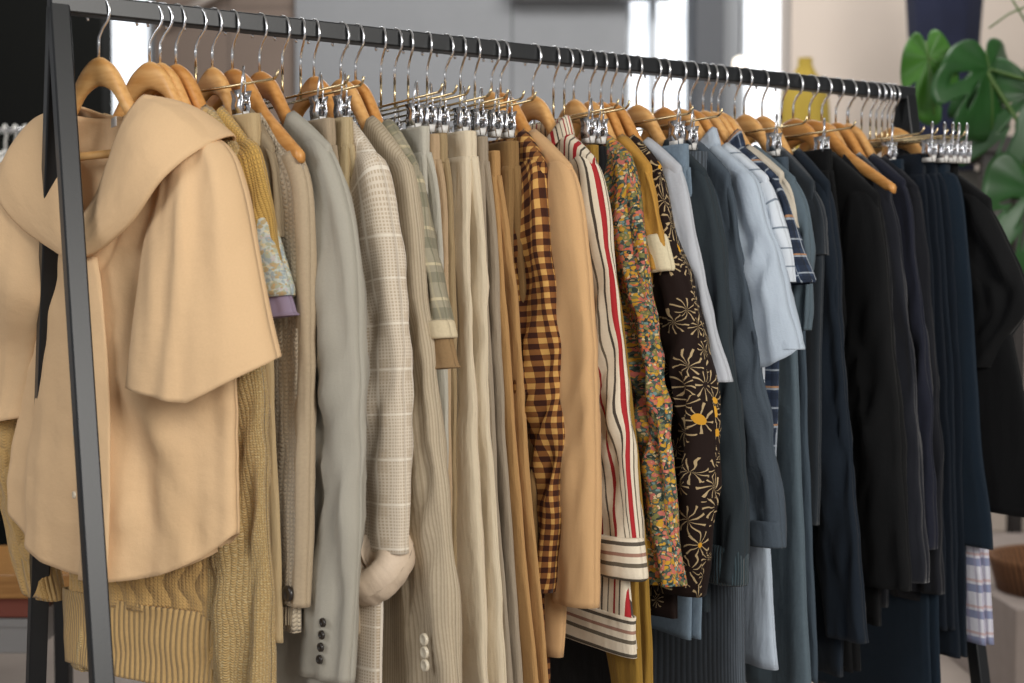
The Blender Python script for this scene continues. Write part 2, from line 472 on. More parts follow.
def part(name, me, parent, loc=(0, 0, 0)):
    o = bpy.data.objects.new(name, me); COL.objects.link(o); o.parent = parent; o.location = loc; return o
rnd = random.Random(5)
def wood_hanger(t, alpha, what, bar_=False, dz=0, dark=False, long=1):
    r = empty_at('coat_hanger', t, alpha)
    tagit(r, f'pale wooden coat hanger with wire hook holding {what}', 'coat hanger', 'wooden coat hangers on the rail')
    part('shoulder_arms', ME['arms2' if dark or rnd.random() < .4 else 'arms'], r).scale = (long, 1, 1); part('hook', ME['hook'], r).rotation_euler = (0, 0, R(rnd.uniform(-9, 13)))
    if bar_: part('trouser_bar', ME['bar'], r).scale = (min(1, long*.9), 1, 1)
    return r
def clip_hanger(t, alpha, what, half=.15, off=0, dark=False):
    r = empty_at('clip_hanger', t, alpha)
    tagit(r, f'slim metal hanger with two clips gripping {what}', 'clip hanger', 'metal clip hangers on the rail')
    part('hook', ME['hook'], r).rotation_euler = (0, 0, R(rnd.uniform(-9, 13))); part('crossbar', ME['cross'], r)
    for sg in (-1, 1):
        c = part('clip', ME['clip'], r, (sg*half, 0, 0)); part('clip_pad', ME['padb' if dark else 'pad'], c)
    return r

# ------------------------------------------------------------------ garments
def body(root, mat, S=.185, n=.09, zneck=-.127, ztip=-.182, hem=-.78, chest=.20, hemw=.21, T=.016, dipf=.05, dipb=.008,
         tail=0, fold=.007, seed=0, vneck=False, name='body', warp=None, ff=16, uo=0, NZ=54, NC=84, solid=.0022, hemslant=0):
    rows, uvr = [], []
    for i in range(NZ+1):
        q = (i/NZ); q = q**1.25; row, ur = [], []
        W = S + (chest-S)*sm(q/.25); W = W if q < .25 else chest + (hemw-chest)*((q-.25)/.75)
        for j in range(NC+1):
            ph = 2*math.pi*j/NC; c, s = math.cos(ph), math.sin(ph); u0 = S*c; a = abs(u0)
            if a > n: zt = zneck + (ztip-zneck)*((a-n)/(S-n))**1.1
            else:
                k = a/n; d = dipf if s > 0 else dipb
                zt = zneck - d*((1-k) if vneck and s > 0 else math.sqrt(max(0, 1-k*k)))
            zh = hem + tail*(c*c) + hemslant*c
            z = zt + (zh-zt)*q; u = W*c
            t0 = .02*math.sqrt(max(0, 1-(a/n)**2)) if a < n else 0
            th = T*abs(s)**.55*(.85 + .15*sm(q/.16))*min(1, q/.010)**.5; th = max(th, t0*(1-sm(q/.3)))
            w = -math.copysign(th, s) if abs(s) > 1e-9 else 0
            A = fold*(q**.8)*sm(q*3)
            dd = nz(u*ff, z*1.3, seed) + .5*nz(u*ff*2.3+7, z*2.6, seed+9) + .25*nz(u*20, z*14, seed+3)
            w += A*1.5*dd*(.55 + .45*abs(s)); u += A*.8*nz(u*9, z*5, seed+31)
            z += .002*nz(u*30, 0, seed)*q
            p = Vector((u, w, z))
            if warp: p = warp(p)
            row.append(p); ur.append((u + (0 if s >= 0 else .013), z))
        rows.append(row); uvr.append(ur)
    V, F, U = grid(rows, uvr)
    return mk(name, V, F, mat, root, U, True, solid)

def tubepart(root, mat, spec, name='sleeve', ns=48, nc=36, seed=0, wr=.003, warp=None, side=1, wc=0, cross=.0, solid=.002, sharp=.75, hemdrop=0, elbow=.6):
    """spec rows: (outer u, outer z, inner u, inner z, half thickness[, w centre])"""
    sp = [tuple(s) + ((wc,) if len(s) == 5 else ()) for s in spec]
    R_ = cr(sp, ns); rows, uvr = [], []; acc = 0; last = None; wid = sum(math.dist(r[0:2], r[2:4]) for r in R_)/len(R_)
    for i, (uo, zo, ui, zi, b, w0) in enumerate(R_):
        q = i/(ns-1); c0 = Vector(((uo+ui)/2, 0, (zo+zi)/2)); h = Vector(((uo-ui)/2, 0, (zo-zi)/2))
        if last is not None: acc += (c0-last).length
        last = c0; row, ur = [], []
        for j in range(nc+1):
            th = 2*math.pi*j/nc; c, s = math.cos(th), math.sin(th)
            e = 1 + wr*12*(nz(c*1.3, s*1.3 + seed, acc*7))*sm(q*4)
            p = c0 + h*c*e; w = w0 - b*math.copysign(abs(s)**sharp, s)
            dis = nz(c*2.2+seed, s*1.6, acc*5) + .7*nz(c*1.5+seed, s*2+c*3, acc*22+c*2)*(.35+math.exp(-((q-elbow)/.2)**2)) 
            w += wr*2.2*dis*sm(q*5)*(.3+abs(s)); p.x += wr*nz(acc*16, seed+c*2, s)*sm(q*4)
            p.z -= hemdrop*q**8*s
            pp = Vector((p.x*side, w, p.z))
            if warp: pp = warp(pp)
            row.append(pp); ur.append((th/(2*math.pi)*wid*2.1, -acc))
        rows.append(row); uvr.append(ur)
    V, F, U = grid(rows, uvr)
    return mk(name, V, F, mat, root, U, True, solid)

def sleeve_spec(outer, wcuff=.085, warm=.13, b=.03, bc=.022, S=.185, ztip=-.185):
    """outer: list of (u,z) down the outer edge from the shoulder tip; inner edge follows"""
    o0 = outer[0]; sp = [(S-.075, ztip+.022, S-.07, ztip-.004, .006), (S-.03, ztip+.012, S-.075, ztip-.05, b*.6)]
    N_ = len(outer); z0 = outer[0][1]; z1 = outer[-1][1]
    for k, (u, z) in enumerate(outer):
        f = (z0-z)/max(1e-6, z0-z1); w = warm + (wcuff-warm)*f**.8
        d = .5*(1-f)**2
        if k == 0: sp.append((u, z, u-warm*.72, z-warm*.62, b*.9)); continue
        sp.append((u, z, u-w, z-w*.30*d-.006, b + (bc-b)*f))
    return sp

def cuff(root, mat, spec, h=.055, grow=.003, name='cuff', warp=None, side=1, flare=0, seed=3, up=True, wr=.001, parent=None):
    uo, zo, ui, zi, b = spec[-1][:5]; w0 = spec[-1][5] if len(spec[-1]) > 5 else 0
    pu = spec[-2]; d = Vector(((uo+ui)/2-(pu[0]+pu[2])/2, (zo+zi)/2-(pu[1]+pu[3])/2)).normalized()
    s0 = -h if up else 0; s1 = .004 if up else h; g = grow
    rows = []
    for k, f in enumerate((0, .08, .5, .92, 1)):
        ss = s0 + (s1-s0)*f; gg = g if 0 < k < 4 else g*.2; fl_ = flare*f
        rows.append((uo+d.x*ss+gg+fl_, zo+d.y*ss, ui+d.x*ss-gg-fl_, zi+d.y*ss, b+gg, w0))
    return tubepart(root, mat, rows, name, 14, 36, seed, wr, warp, side)

def button(root, mat, u, w, z, r=.0075, th=.003, name='button', tilt=0):
    V, F = [], []; n = 20; prof = [(0, th*.55), (r*.55, th*.5), (r*.7, th), (r*.92, th), (r, th*.5), (r, 0)]
    for rr, hh in prof:
        for k in range(n):
            a = 2*math.pi*k/n; V.append(Vector((u+rr*math.cos(a), w-hh, z+rr*math.sin(a))))
    for i in range(len(prof)-1):
        for k in range(n): F.append((i*n+k, i*n+(k+1) % n, (i+1)*n+(k+1) % n, (i+1)*n+k))
    return mk(name, V, F, mat, root)

def collar(root, mat, n=.09, zneck=-.127, h=.022, T=.022, drop=.03, dipf=.05, name='collar', point=.03):
    """a turned-down collar round the neck opening"""
    rows, ur = [], []; NC = 40
    for k, (rr, zz) in enumerate(((1.0, -.004), (.98, h*.6), (1.0, h), (1.05, h*.9), (1.13, h*.1), (1.17, -.008))):
        row, u_ = [], []
        for j in range(NC+1):
            a = R(-90) + 2*math.pi*j/NC   # starts and ends at the front
            c, s = math.cos(a), math.sin(a); fr = max(0, -s)
            zb = zneck - dipf*.9*fr**2
            sp = (point*fr**6 if k >= 4 else 0)
            gap = .12*fr**6*(1 if c > 0 else -1)
            row.append(Vector((n*rr*c + gap*.1, T*1.1*rr*s, zb + zz*(1-.6*fr) - sp)))
            u_.append((a*n, zz))
        rows.append(row); ur.append(u_)
    V, F, U = grid(rows, ur)
    return mk(name, V, F, mat, root, U, True, .002)

def thing(name, t, alpha, label, cat, group=None):
    r = empty_at(name, t, alpha); tagit(r, label, cat, group); return r

def top(name, t, alpha, label, cat, mat, outer, what, hem=-.78, wcuff=.085, warm=.13, b=.026, bc=.02, seed=1, T=.014, chest=.19,
        hemw=.195, cuffs=None, bodymat=None, coll=False, fold=.008, wr=.003, hang=True, bar_=False, S=.185, ztip=-.182, zneck=-.127,
        far=True, dark=False, tail=0, dipf=.05, hemdrop=0, elbow=.6, n=.09, hemslant=0, wc=0, long=1):
    wr = wr*1.5; b *= .8; bc *= .8; t -= .004 if t < .45 else .010
    r = thing(name, t, alpha, label, cat)
    bm_ = bodymat or mat
    body(r, bm_, hem=hem, seed=seed, T=T, chest=chest, hemw=hemw, fold=fold, S=S, ztip=ztip, zneck=zneck, tail=tail, dipf=dipf, n=n, hemslant=hemslant)
    sp = sleeve_spec(outer, wcuff, warm, b, bc, S, ztip)
    sl = tubepart(r, mat, sp, seed=seed+5, wr=wr, hemdrop=hemdrop, elbow=elbow, wc=wc)
    sl2 = tubepart(r, mat, sp, seed=seed+8, wr=wr, side=-1, hemdrop=hemdrop, elbow=elbow)
    if cuffs:
        cm, h, g = cuffs[:3]
        spw = [s + (wc,) for s in sp]
        cuff(sl, cm, spw, h, g); cuff(sl2, cm, sp, h, g, side=-1)
    if coll: collar(r, bm_, n=n, zneck=zneck, dipf=dipf)
    if hang: wood_hanger(t, alpha, what, bar_, dark=dark, long=long if long != 1 else min(1, (S-.022)/.175))
    return r, sl, sp

def trousers(t, alpha, label, mat, outer, what, wtop=None, b=.0075, seed=1, cat='trousers', name='trousers', inner=None, clip=True, half=.1, dark=False, two=True, wr=.002, bandmat=None):
    r = thing(name, t, alpha, label, cat)
    uo, zo = outer[0]; inn = inner or [(-u, z) for u, z in outer]
    top_ = [(outer[0][0], outer[0][1], inn[0][0], inn[0][1], b*1.25), (outer[0][0]+.001, outer[0][1]-.02, inn[0][0]-.001, inn[0][1]-.02, b*1.35), (outer[0][0]+.001, outer[0][1]-.042, inn[0][0]-.001, inn[0][1]-.042, b*1.35)]
    tubepart(r, bandmat or mat, top_, 'waistband', 10, 32, seed, .0012, sharp=.4)
    sp = [(u, z-.036 if k == 0 else z, v, y-.036 if k == 0 else y, b) for k, ((u, z), (v, y)) in enumerate(zip(outer, inn))]
    for k, sg in enumerate((-1, 1) if two else (0,)):
        s2 = [(a+.004*(k), c, d, e, f, sg*b*1.05*min(1, .35+i)) for i, (a, c, d, e, f) in enumerate(sp)]
        tubepart(r, mat, s2, 'leg' if two else 'panel', 50, 30, seed+k*4, wr, sharp=.55, elbow=.3)
    if clip: clip_hanger(t, alpha, what, half, dark=dark)
    return r

# ------------------------------------------------------------------ 1: the cape-collared blouse at the front
M['blouse'] = cloth('cream_peach_cotton', 'e0bd92', .05, 500, .8, .05, .2, .8, .0)
CA, SA = math.cos(R(38)), math.sin(R(38))
def bwarp(p):
    u, w, z = p
    if u > 0:
        k = sm(u/.03); ca = 1+(CA-1)*k; sa = SA*k
        return Vector((u*ca - w*sa, w*ca + u*sa, z))
    k = sm(-u/.03)
    a = -u; return Vector((u*.95, w - .30*a - .10*a*sm((-z-.50)/.14)*(a < .24), z))
BT = .053
bl = thing('cape_collar_blouse', BT, 0, 'peach cream blouse with a wide cape collar and loose sleeves, nearest the camera', 'blouse')
def blouse_body():
    rows, uvr = [], []; NZ, NC = 84, 120; S, n = .2, .085; zneck, ztip = -.128, -.19
    for i in range(NZ+1):
        q = i/NZ; row, ur = [], []
        for j in range(NC+1):
            ph = 2*math.pi*j/NC; c, s = math.cos(ph), math.sin(ph); u0 = S*c; a = abs(u0)
            W = S + (.205-S)*sm(q/.3)
            if a > n: zt = zneck + (ztip-zneck)*((a-n)/(S-n))
            else:
                k = a/n; zt = zneck - (.20*(1-k)**.9 if s > 0 else .012*math.sqrt(max(0, 1-k*k)))
            zh = -.745 + .07*abs(c)**2.4
            z = zt + (zh-zt)*q; u = W*c
            t0 = .03*math.sqrt(max(0, 1-(a/n)**2)) if a < n else 0
            th = max(.022*abs(s)**.55*sm(q/.16), t0*(1-sm(q/.35)))
            w = -math.copysign(th, s) if abs(s) > 1e-9 else 0
            A = .0125*(q**.7)*sm(q*3)
            dd = nz(u*15, z*1.6, 4.2) + .45*nz(u*34+7, z*3, 9)
            # drag folds falling from the near sleeve to the placket
            dr = math.sin((u*1.0 + (z+.5)*.42)*62)*math.exp(-((u-.085)/.05)**2)*math.exp(-((z+.56)/.11)**2)
            w += A*1.5*dd*(.5+.5*abs(s)) + .011*dr*(1 if s > 0 else .2) + (.007*math.exp(-((u-.12+(z+.62)*.5)/.018)**2)*sm((-z-.48)/.1)*sm((.74+z)/.1) if s > 0 else 0) + .004*nz(u*24, z*24, 2)*sm(q*3)
            row.append(bwarp(Vector((u, w, z)))); ur.append((u, z))
        rows.append(row); uvr.append(ur)
    V, F, U = grid(rows, uvr); return mk('body', V, F, M['blouse'], bl, U, True, .0016)
bb = blouse_body()
# near and far batwing sleeves
SP = [(.13, -.155, .11, -.18, .02, -.004), (.197, -.186, .11, -.25, .036, -.012), (.228, -.235, .095, -.31, .042, -.02), (.252, -.32, .085, -.38, .044, -.026),
      (.272, -.40, .078, -.44, .046, -.03), (.286, -.45, .072, -.485, .046, -.032)]
def bsleeve(side, SPx, seed):
    ns, nc = 60, 64; R_ = cr(SPx, ns); rows, uvr = [], []; acc = 0; last = None
    for i, (uo, zo, ui, zi, b, w0) in enumerate(R_):
        q = i/(ns-1); c0 = Vector(((uo+ui)/2, 0, (zo+zi)/2)); h = Vector(((uo-ui)/2, 0, (zo-zi)/2))
        if last is not None: acc += (c0-last).length
        last = c0; row, ur = [], []
        for j in range(nc+1):
            th = 2*math.pi*j/nc; c, s = math.cos(th), math.sin(th)
            p = c0 + h*c; w = w0 - b*math.copysign(abs(s)**.8, s)
            fold = .010*math.exp(-((c-.15+.5*(q-.4))/.13)**2)*sm(q*2.2)*(1 if s > 0 else -1)
            w += -fold + .008*sm(q*3)*nz(c*1.8+seed, s, acc*4) + .004*sm(q*3)*nz(c*4, s*2+seed, acc*9)
            p.z += -.038*q**5*max(0, s)*(.35+.65*(1-abs(c-.1))) + .012*q**5*max(0, -s)
            row.append(bwarp(Vector((p.x*side, w, p.z)))); ur.append((th*.05, -acc))
        rows.append(row); uvr.append(ur)
    V, F, U = grid(rows, uvr); return mk('sleeve', V, F, M['blouse'], bl, U, True, .0018)
bsleeve(1, SP, 1.5)
SPL = [(a*1.02, b_, c, d, e, f) for a, b_, c, d, e, f in SP[:-2]] + [(.30, -.42, .16, -.46, .03, 0), (.31, -.50, .19, -.545, .028, .0)]
bsleeve(-1, SPL, 6.5)
# bulging fold of cloth gathered below the near sleeve
def capecollar(side):
    I = [(0, -.140, .030), (.045, -.132, .028), (.072, -.120, .004), (.074, -.124, -.014), (.058, -.168, -.036), (.026, -.25, -.040), (-.001, -.322, -.036)]
    O = [(0, -.24, .052), (.11, -.235, .056), (.186, -.176, .034), (.192, -.186, -.028), (.158, -.228, -.074), (.098, -.285, -.066), (.004, -.332, -.042)]
    I = cr([(i, 0)+p for i, p in enumerate(I)], 70); O = cr([(i, 0)+p for i, p in enumerate(O)], 70)
    rows, uvr = [], []
    for k in range(70):
        a = Vector((I[k][2], I[k][4], I[k][3])); b = Vector((O[k][2], O[k][4], O[k][3])); row, ur = [], []
        for j in range(25):
            f = j/24; p = a.lerp(b, f)
            side_w = -1 if k > 34 else 1
            p.z += .014*math.sin(math.pi*f)*(1-abs(k-35)/50); p.y += side_w*.012*math.sin(math.pi*f)
            p.y += .003*nz(k*.09, f*3, 4); 
            if f > .97: p.y += .002*side_w*-1
            row.append(bwarp(Vector((p.x*side, p.y if side > 0 else p.y*.85+.002, p.z)))); ur.append((k*.006, f*.12))
        rows.append(row); uvr.append(ur)
    V, F, U = grid(rows, uvr); return mk('collar', V, F, M['blouse'], bl, U, True, .0026)
capecollar(1); capecollar(-1)
# button placket and buttons
V, U, rows, uvr = [], [], [], []
for i in range(40):
    q = i/39; z = -.325 - q*.418; x = -.004 + .012*math.sin(q*3) + .012*q
    row = [bwarp(Vector((x + .012 + k*.012, -.0315 - .003*(1 if 0 < k+1 < 3 else 0) - .0016*nz(0, z*20, k) - .010*q, z))) for k in (-1, 0, 1, 1.4)]
    rows.append(row); uvr.append([(k*.013, z) for k in range(4)])
V, F, U = grid(rows, uvr); pk = mk('button_placket', V, F, M['blouse'], bl, U, True, .0018)
for z in (-.39, -.47, -.55, -.63): 
    q = (-.325-z)/.418; button(pk, M['paleb'], .013 + .010*math.sin(q*3) + .012*q, -.036 - .010*q, z, .0048)
V, F = box(.022, .013, -.150, .026, .001, .012); mk('neck_label', V, F, M['white'], bl, None, False)
wood_hanger(BT, 24, 'the cape-collared blouse at the near end', True, long=.78)

# ------------------------------------------------------------------ 2-4: yellow knits
M['cable'] = knit('yellow_cable_knit', 'cba569', .006, .15, None, True)
M['cable_rib'] = rib('yellow_rib_knit', 'c2a06a', .0065)
def wwarp(p):
    u, w, z = p
    if u < 0: return Vector((u*.95, w - .13*u, z))
    return p
r = thing('cable_cardigan', .119, 36, 'yellow cable-knit cardigan hanging lower than the cape-collared blouse before it', 'cardigan')
body(r, M['cable'], hem=-.80, S=.145, ztip=-.175, chest=.165, hemw=.175, T=.014, seed=3, fold=.009, warp=wwarp, solid=.004)
rb = [( .176, -.79, -.19, -.79, .016), (.170, -.83, -.19, -.83, .015), (.165, -.895, -.19, -.895, .015)]
tubepart(r, M['cable_rib'], rb, 'hem_band', 16, 90, 4, .003, wwarp, solid=.004)
sp = sleeve_spec([(.148, -.205), (.165, -.30), (.17, -.50), (.166, -.68), (.160, -.86)], .085, .11, .02, .02, S=.145)
tubepart(r, M['cable'], sp, seed=2, wr=.004, warp=wwarp, solid=.004, wc=.008)
spl = sleeve_spec([(.16, -.205), (.25, -.30), (.34, -.50), (.34, -.62), (.275, -.80)], .075, .12, .026, .022, S=.145)
tubepart(r, M['cable'], spl, seed=8, wr=.004, warp=wwarp, side=-1, solid=.004)
cuff(r, M['cable_rib'], [q + (.008,) for q in sp], .07, .002, warp=wwarp); cuff(r, M['cable_rib'], spl, .06, .002, side=-1, warp=wwarp)
wood_hanger(.119, 30, 'the yellow cable-knit cardigan', long=.72)

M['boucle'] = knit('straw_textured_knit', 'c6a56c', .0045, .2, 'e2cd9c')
top('knit_pullover', .137, 27, 'straw-coloured speckled knit pullover with long sleeve hanging beside the blouse hem', 'pullover', M['boucle'],
    [(.142, -.180), (.160, -.26), (.176, -.42), (.188, -.62), (.193, -.90)], 'the straw speckled pullover', hem=-.80, wcuff=.095, warm=.11, b=.018, bc=.02, seed=11, wr=.004, S=.14, chest=.15, hemw=.15, T=.011, coll=False)
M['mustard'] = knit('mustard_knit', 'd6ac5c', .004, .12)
M['flor_pale'] = floral('pale_blue_floral', 'b9c0ba', ['c6c8bc', '9aa5a8', 'd0c4a0', 'b3a17c', 'bdb3b2', 'a9ad98'], 120)
r, sl, sp = top('mustard_jumper', .158, 22, 'mustard short-sleeved jumper with a pale blue floral sleeve edge', 'jumper', M['mustard'],
    [(.158, -.183), (.176, -.225), (.196, -.30), (.220, -.37)], 'the mustard short-sleeved jumper', wcuff=.06, warm=.09, seed=12, hem=-.70, S=.15, b=.016, chest=.15, hemw=.15, T=.010, coll=False)

cuff(sl, M['flor_pale'], sp, .105, .0025, name='floral_band')
cuff(sl, plain('lilac_lining', '8c7c90', .8), [s for s in sp], .03, -.004, name='lining', up=False)

def filler(t, alpha, label, col, what, outer=None, mat=None, **kw):
    return trousers(t, alpha, label, mat or cloth('cloth_'+col, col), outer or [(.135, -.14), (.15, -.30), (.165, -.55), (.18, -.82)], what, **kw)
filler(.181, 18, 'sand pleated skirt squeezed between mustard jumper and taupe knits', 'b7a079', 'the sand skirt', cat='skirt', name='skirt', two=False)
top('taupe_blouse', .208, 13, 'dark taupe blouse almost hidden before the taupe cardigan', 'blouse', cloth('taupe_cloth', '93836a'),
    [(.150, -.195), (.165, -.25), (.172, -.30)], 'the dark taupe blouse', seed=14, hem=-.62, S=.148, chest=.12, hemw=.12, warm=.09, wcuff=.06, b=.014, T=.010, coll=False)

# ------------------------------------------------------------------ taupe cardigan
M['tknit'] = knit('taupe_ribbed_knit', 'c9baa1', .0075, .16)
M['tplain'] = cloth('taupe_jersey', 'b09d82')
r, sl, sp = top('taupe_cardigan', .236, 8, 'taupe textured-knit cardigan whose cuff ends in a tab with one dark button', 'cardigan', M['tknit'],
    [(.176, -.19), (.206, -.25), (.209, -.40), (.205, -.60), (.193, -.772)], 'the taupe textured cardigan', wcuff=.10, warm=.115, seed=15, wr=.0012, hem=-.81, b=.014, bc=.012, S=.155, long=1.12, chest=.17, hemw=.17, coll=False)
# smooth placket running down the outer edge of the sleeve
band = [(a+.002, b_, a-.024, d*.15+b_*.85, e*.8+.003, 0) for a, b_, c, d, e, *_ in sp[2:]]
bd = tubepart(sl, M['tplain'], band, 'edge_band', 50, 20, 3, .0012)
button(bd, M['darkbutton'], .178, -.0150, -.755, .0105, .004)
tubepart(sl, rib('taupe_rib', 'a8977d', .005), [(.172, -.775, .096, -.785, .010), (.170, -.80, .094, -.81, .010)], 'cuff', 8, 30, 2, .001)

# ------------------------------------------------------------------ sage blazer
M['sage'] = cloth('sage_grey_wool', 'a9a497', .06, 500, .9, .05, .2, .4)
r, sl, sp = top('blazer', .275, 8, 'smooth grey-green blazer with four small dark buttons at the sleeve cuff', 'blazer', M['sage'],
    [(.190, -.192), (.228, -.25), (.252, -.34), (.259, -.50), (.256, -.66), (.232, -.868)], 'the grey-green blazer', wcuff=.115, warm=.15, seed=21, hem=-.93, b=.03, bc=.022, S=.19)
for k in range(4): button(sl, M['darkbutton'], .208 - .003*k, -.0235, -.79 - .0165*k, .006, .0035, tilt=0)
filler(.304, 8, 'taupe-brown trousers glimpsed under the hangers between two pale blazers', 'a4927a', 'the taupe-brown trousers')
filler(.331, 6, 'tan corduroy trousers with waistband just in front of the checked blazer', 'ab9676', 'the tan corduroy trousers', mat=stripes('tan_cord', .006, [(0, 'a8946f'), (.5, 'b9a683')], 0), outer=[(.14, -.138), (.15, -.3), (.16, -.6), (.165, -.85)], half=.12)

# ------------------------------------------------------------------ checked linen blazer with rolled cuff
M['glen'] = glen('checked_linen', 'bcaa92', 'efe7d8')
M['lining'] = cloth('pale_pink_lining', 'd3bfa8', .05, 300, .6)
r, sl, sp = top('blazer', .355, 5, 'beige linen blazer with white window-check and its cuff rolled up', 'blazer', M['glen'],
    [(.186, -.20), (.214, -.27), (.236, -.36), (.248, -.50), (.250, -.705)], 'the checked linen blazer', wcuff=.125, warm=.145, seed=22, hem=-.97, b=.03, bc=.028, S=.185, hemw=.18, ztip=-.195)
# the rolled cuff: a fat folded-back roll
rows, uvr = [], []
cx, cz = .187, -.732
for i in range(65):
    a = 2*math.pi*i/64; row, ur = [], []
    for j in range(29):
        b = 2*math.pi*j/28
        fat = .028*(1+.25*math.sin(a-.6)) + .0022*nz(math.cos(a)*3, math.sin(a)*3, b) + .003*math.sin(2*b+a*1.0)
        rr = fat*math.cos(b); ax = fat*1.15*math.sin(b)
        x = (.036+rr)*math.cos(a); y = (.029+rr)*math.sin(a)
        # the roll's opening leans forward and down
        p = Matrix.Rotation(R(38), 3, 'X') @ Vector((x, y, ax + .008*math.sin(a*1.0)))
        row.append(Vector((cx, -.010, cz)) + p); ur.append((a*.06, b*.03))
    rows.append(row); uvr.append(ur)
V, F, U = grid(rows, uvr); mk('rolled_cuff', V, F, M['lining'], sl, U)

# ------------------------------------------------------------------ pinstriped jacket
M['pin'] = stripes('beige_pinstripe', .0052, [(0, 'a3937b'), (.22, 'b7a88f'), (.6, 'bdae96'), (.82, 'ab9b82')], 0)
r, sl, sp = top('linen_jacket', .396, 6, 'long beige pinstriped jacket with three pale buttons low on its cuff', 'jacket', M['pin'],
    [(.183, -.20), (.203, -.27), (.217, -.35), (.25, -.51), (.288, -.74), (.300, -.90)], 'the beige pinstriped jacket', wcuff=.12, warm=.13, seed=23, hem=-1.0, b=.022, bc=.022, S=.18, ztip=-.195, hemw=.2)
for k in range(3): button(sl, M['paleb'], .262 + .001*k, -.026, -.815 - .0165*k, .008, .004)
M['oplaid'] = plaid('olive_plaid', '9d9580', [(1, .05, .3, 0, '74715f', .6), (1, .05, .08, .5, 'cdbf9d', .8), (0, .04, .25, .2, '7d7b62', .5), (0, .012, .2, .2, 'b7ab8b', .4)])
r, sl, sp = top('short_sleeved_shirt', .419, 5, 'olive-green plaid shirt with a short sleeve ending in a beige turn-up', 'shirt', M['oplaid'],
    [(.172, -.215), (.196, -.288), (.225, -.36), (.250, -.425)], 'the olive plaid shirt', wcuff=.062, warm=.075, seed=24, hem=-.75, b=.016, bc=.02, S=.17, ztip=-.2)
cuff(sl, cloth('beige_turnup', 'cbbb9b'), sp, .02, .004)
cuff(sl, cloth('brown_lining', '8f7350'), sp, .045, -.003, name='lining', up=False)

# ------------------------------------------------------------------ trousers in beiges
trousers(.455, 3, 'pale stone-grey trousers clipped just right of the olive plaid shirt', cloth('stone', 'b9b4a6'), [(.135, -.142), (.15, -.25), (.165, -.45), (.18, -.93)], 'the pale stone-grey trousers', seed=31)
trousers(.477, 3, 'sand-beige trousers just right of the stone-grey pair', cloth('sandbeige', 'b69c7c'), [(.122, -.15), (.130, -.25), (.138, -.45), (.145, -.93)], 'the sand-beige trousers', seed=32)
trousers(.499, 2, 'olive-tan trousers just left of the pale cream pair', cloth('olivetan', '9f8a68'), [(.108, -.146), (.112, -.25), (.12, -.45), (.125, -.93)], 'the olive-tan trousers', seed=33)
M['cream_tr'] = cloth('pale_cream_cotton', 'd8c9ae', .05, 400, .75, .2, .25)
trousers(.530, 3, 'wide pale cream trousers with soft creases, brightest of the clipped pairs', M['cream_tr'], [(.128, -.143), (.139, -.30), (.15, -.52), (.19, -.93)], 'the pale cream trousers', seed=34, b=.011, wr=.004)
trousers(.560, 2, 'grey-taupe trousers just right of the pale cream pair', cloth('greytaupe', '9d8f7c'), [(.116, -.148), (.13, -.30), (.15, -.55), (.2, -.93)], 'the grey-taupe trousers', seed=35)
trousers(.586, 2, 'camel tan trousers with bunched waistband', cloth('cameltan', 'b38b5a'), [(.106, -.166), (.138, -.36), (.175, -.63), (.228, -.93)], 'the camel tan trousers', seed=36)
trousers(.611, 0, 'brown chino trousers beside the gingham shirt', cloth('brownchino', '896a42'), [(.120, -.152), (.129, -.38), (.15, -.6), (.18, -.95)], 'the brown chino trousers', seed=37, b=.010)

# ------------------------------------------------------------------ gingham, camel coat, stripes
M['ging'] = gingham('brown_gingham', '3c1c10', '84552c', 'cc9d58', .0160)
r, sl, sp = top('gingham_shirt', .650, 0, 'yellow and brown gingham shirt with long sleeve', 'shirt', M['ging'],
    [(.155, -.198), (.176, -.30), (.203, -.52), (.196, -.68), (.180, -.80)], 'the brown gingham shirt', wcuff=.095, warm=.145, seed=41, hem=-.98, b=.028, bc=.026, S=.155, ztip=-.185, hemw=.15, chest=.15, wr=.006, fold=.012)
M['camel'] = cloth('camel_wool', 'cfa677', .05, 500, .9, .08, .15)
r, sl, sp = top('camel_coat', .666, 2, 'plain camel coat with wide straight sleeve', 'coat', M['camel'],
    [(.196, -.205), (.222, -.29), (.246, -.45), (.250, -.62), (.248, -.812)], 'the camel coat', wcuff=.095, warm=.14, seed=42, hem=-.9, b=.028, bc=.026, S=.19, ztip=-.19, hemw=.17, wr=.002)
SS = [(0, 'a8282c'), (.13, 'e2d5be'), (.24, '4c443c'), (.30, 'e2d5be'), (.45, '6e6353'), (.49, 'e2d5be'), (.64, '9a2a2a'), (.70, 'e2d5be'), (.82, '5a5146'), (.87, 'e2d5be')]
M['stripe'] = stripes('red_cream_stripe', .062, SS, 0, .002)
M['stripe2'] = stripes('red_cream_stripe_across', .05, [(0, 'e6d9c2'), (.2, '6a6152'), (.32, 'e6d9c2'), (.5, 'a07a68'), (.6, 'e6d9c2'), (.8, '5b5348'), (.9, 'e6d9c2')], 1, .001)
r, sl, sp = top('striped_shirt', .724, 2, 'cream shirt with red and grey vertical stripes and turned-back striped cuff', 'shirt', M['stripe'],
    [(.168, -.188), (.190, -.25), (.216, -.38), (.242, -.53), (.270, -.72), (.275, -.77)], 'the red-striped shirt', wcuff=.095, warm=.13, coll=True, seed=43, hem=-.865, b=.022, bc=.02, S=.165, ztip=-.175, hemw=.262, wr=.004, hemslant=-.01)
cuff(sl, M['stripe2'], sp, .055, .005, flare=.004)
tubepart(r, M['stripe2'], [(.262, -.83, -.24, -.82, .02), (.266, -.887, -.24, -.885, .02)], 'hem_band', 10, 60, 5, .003)
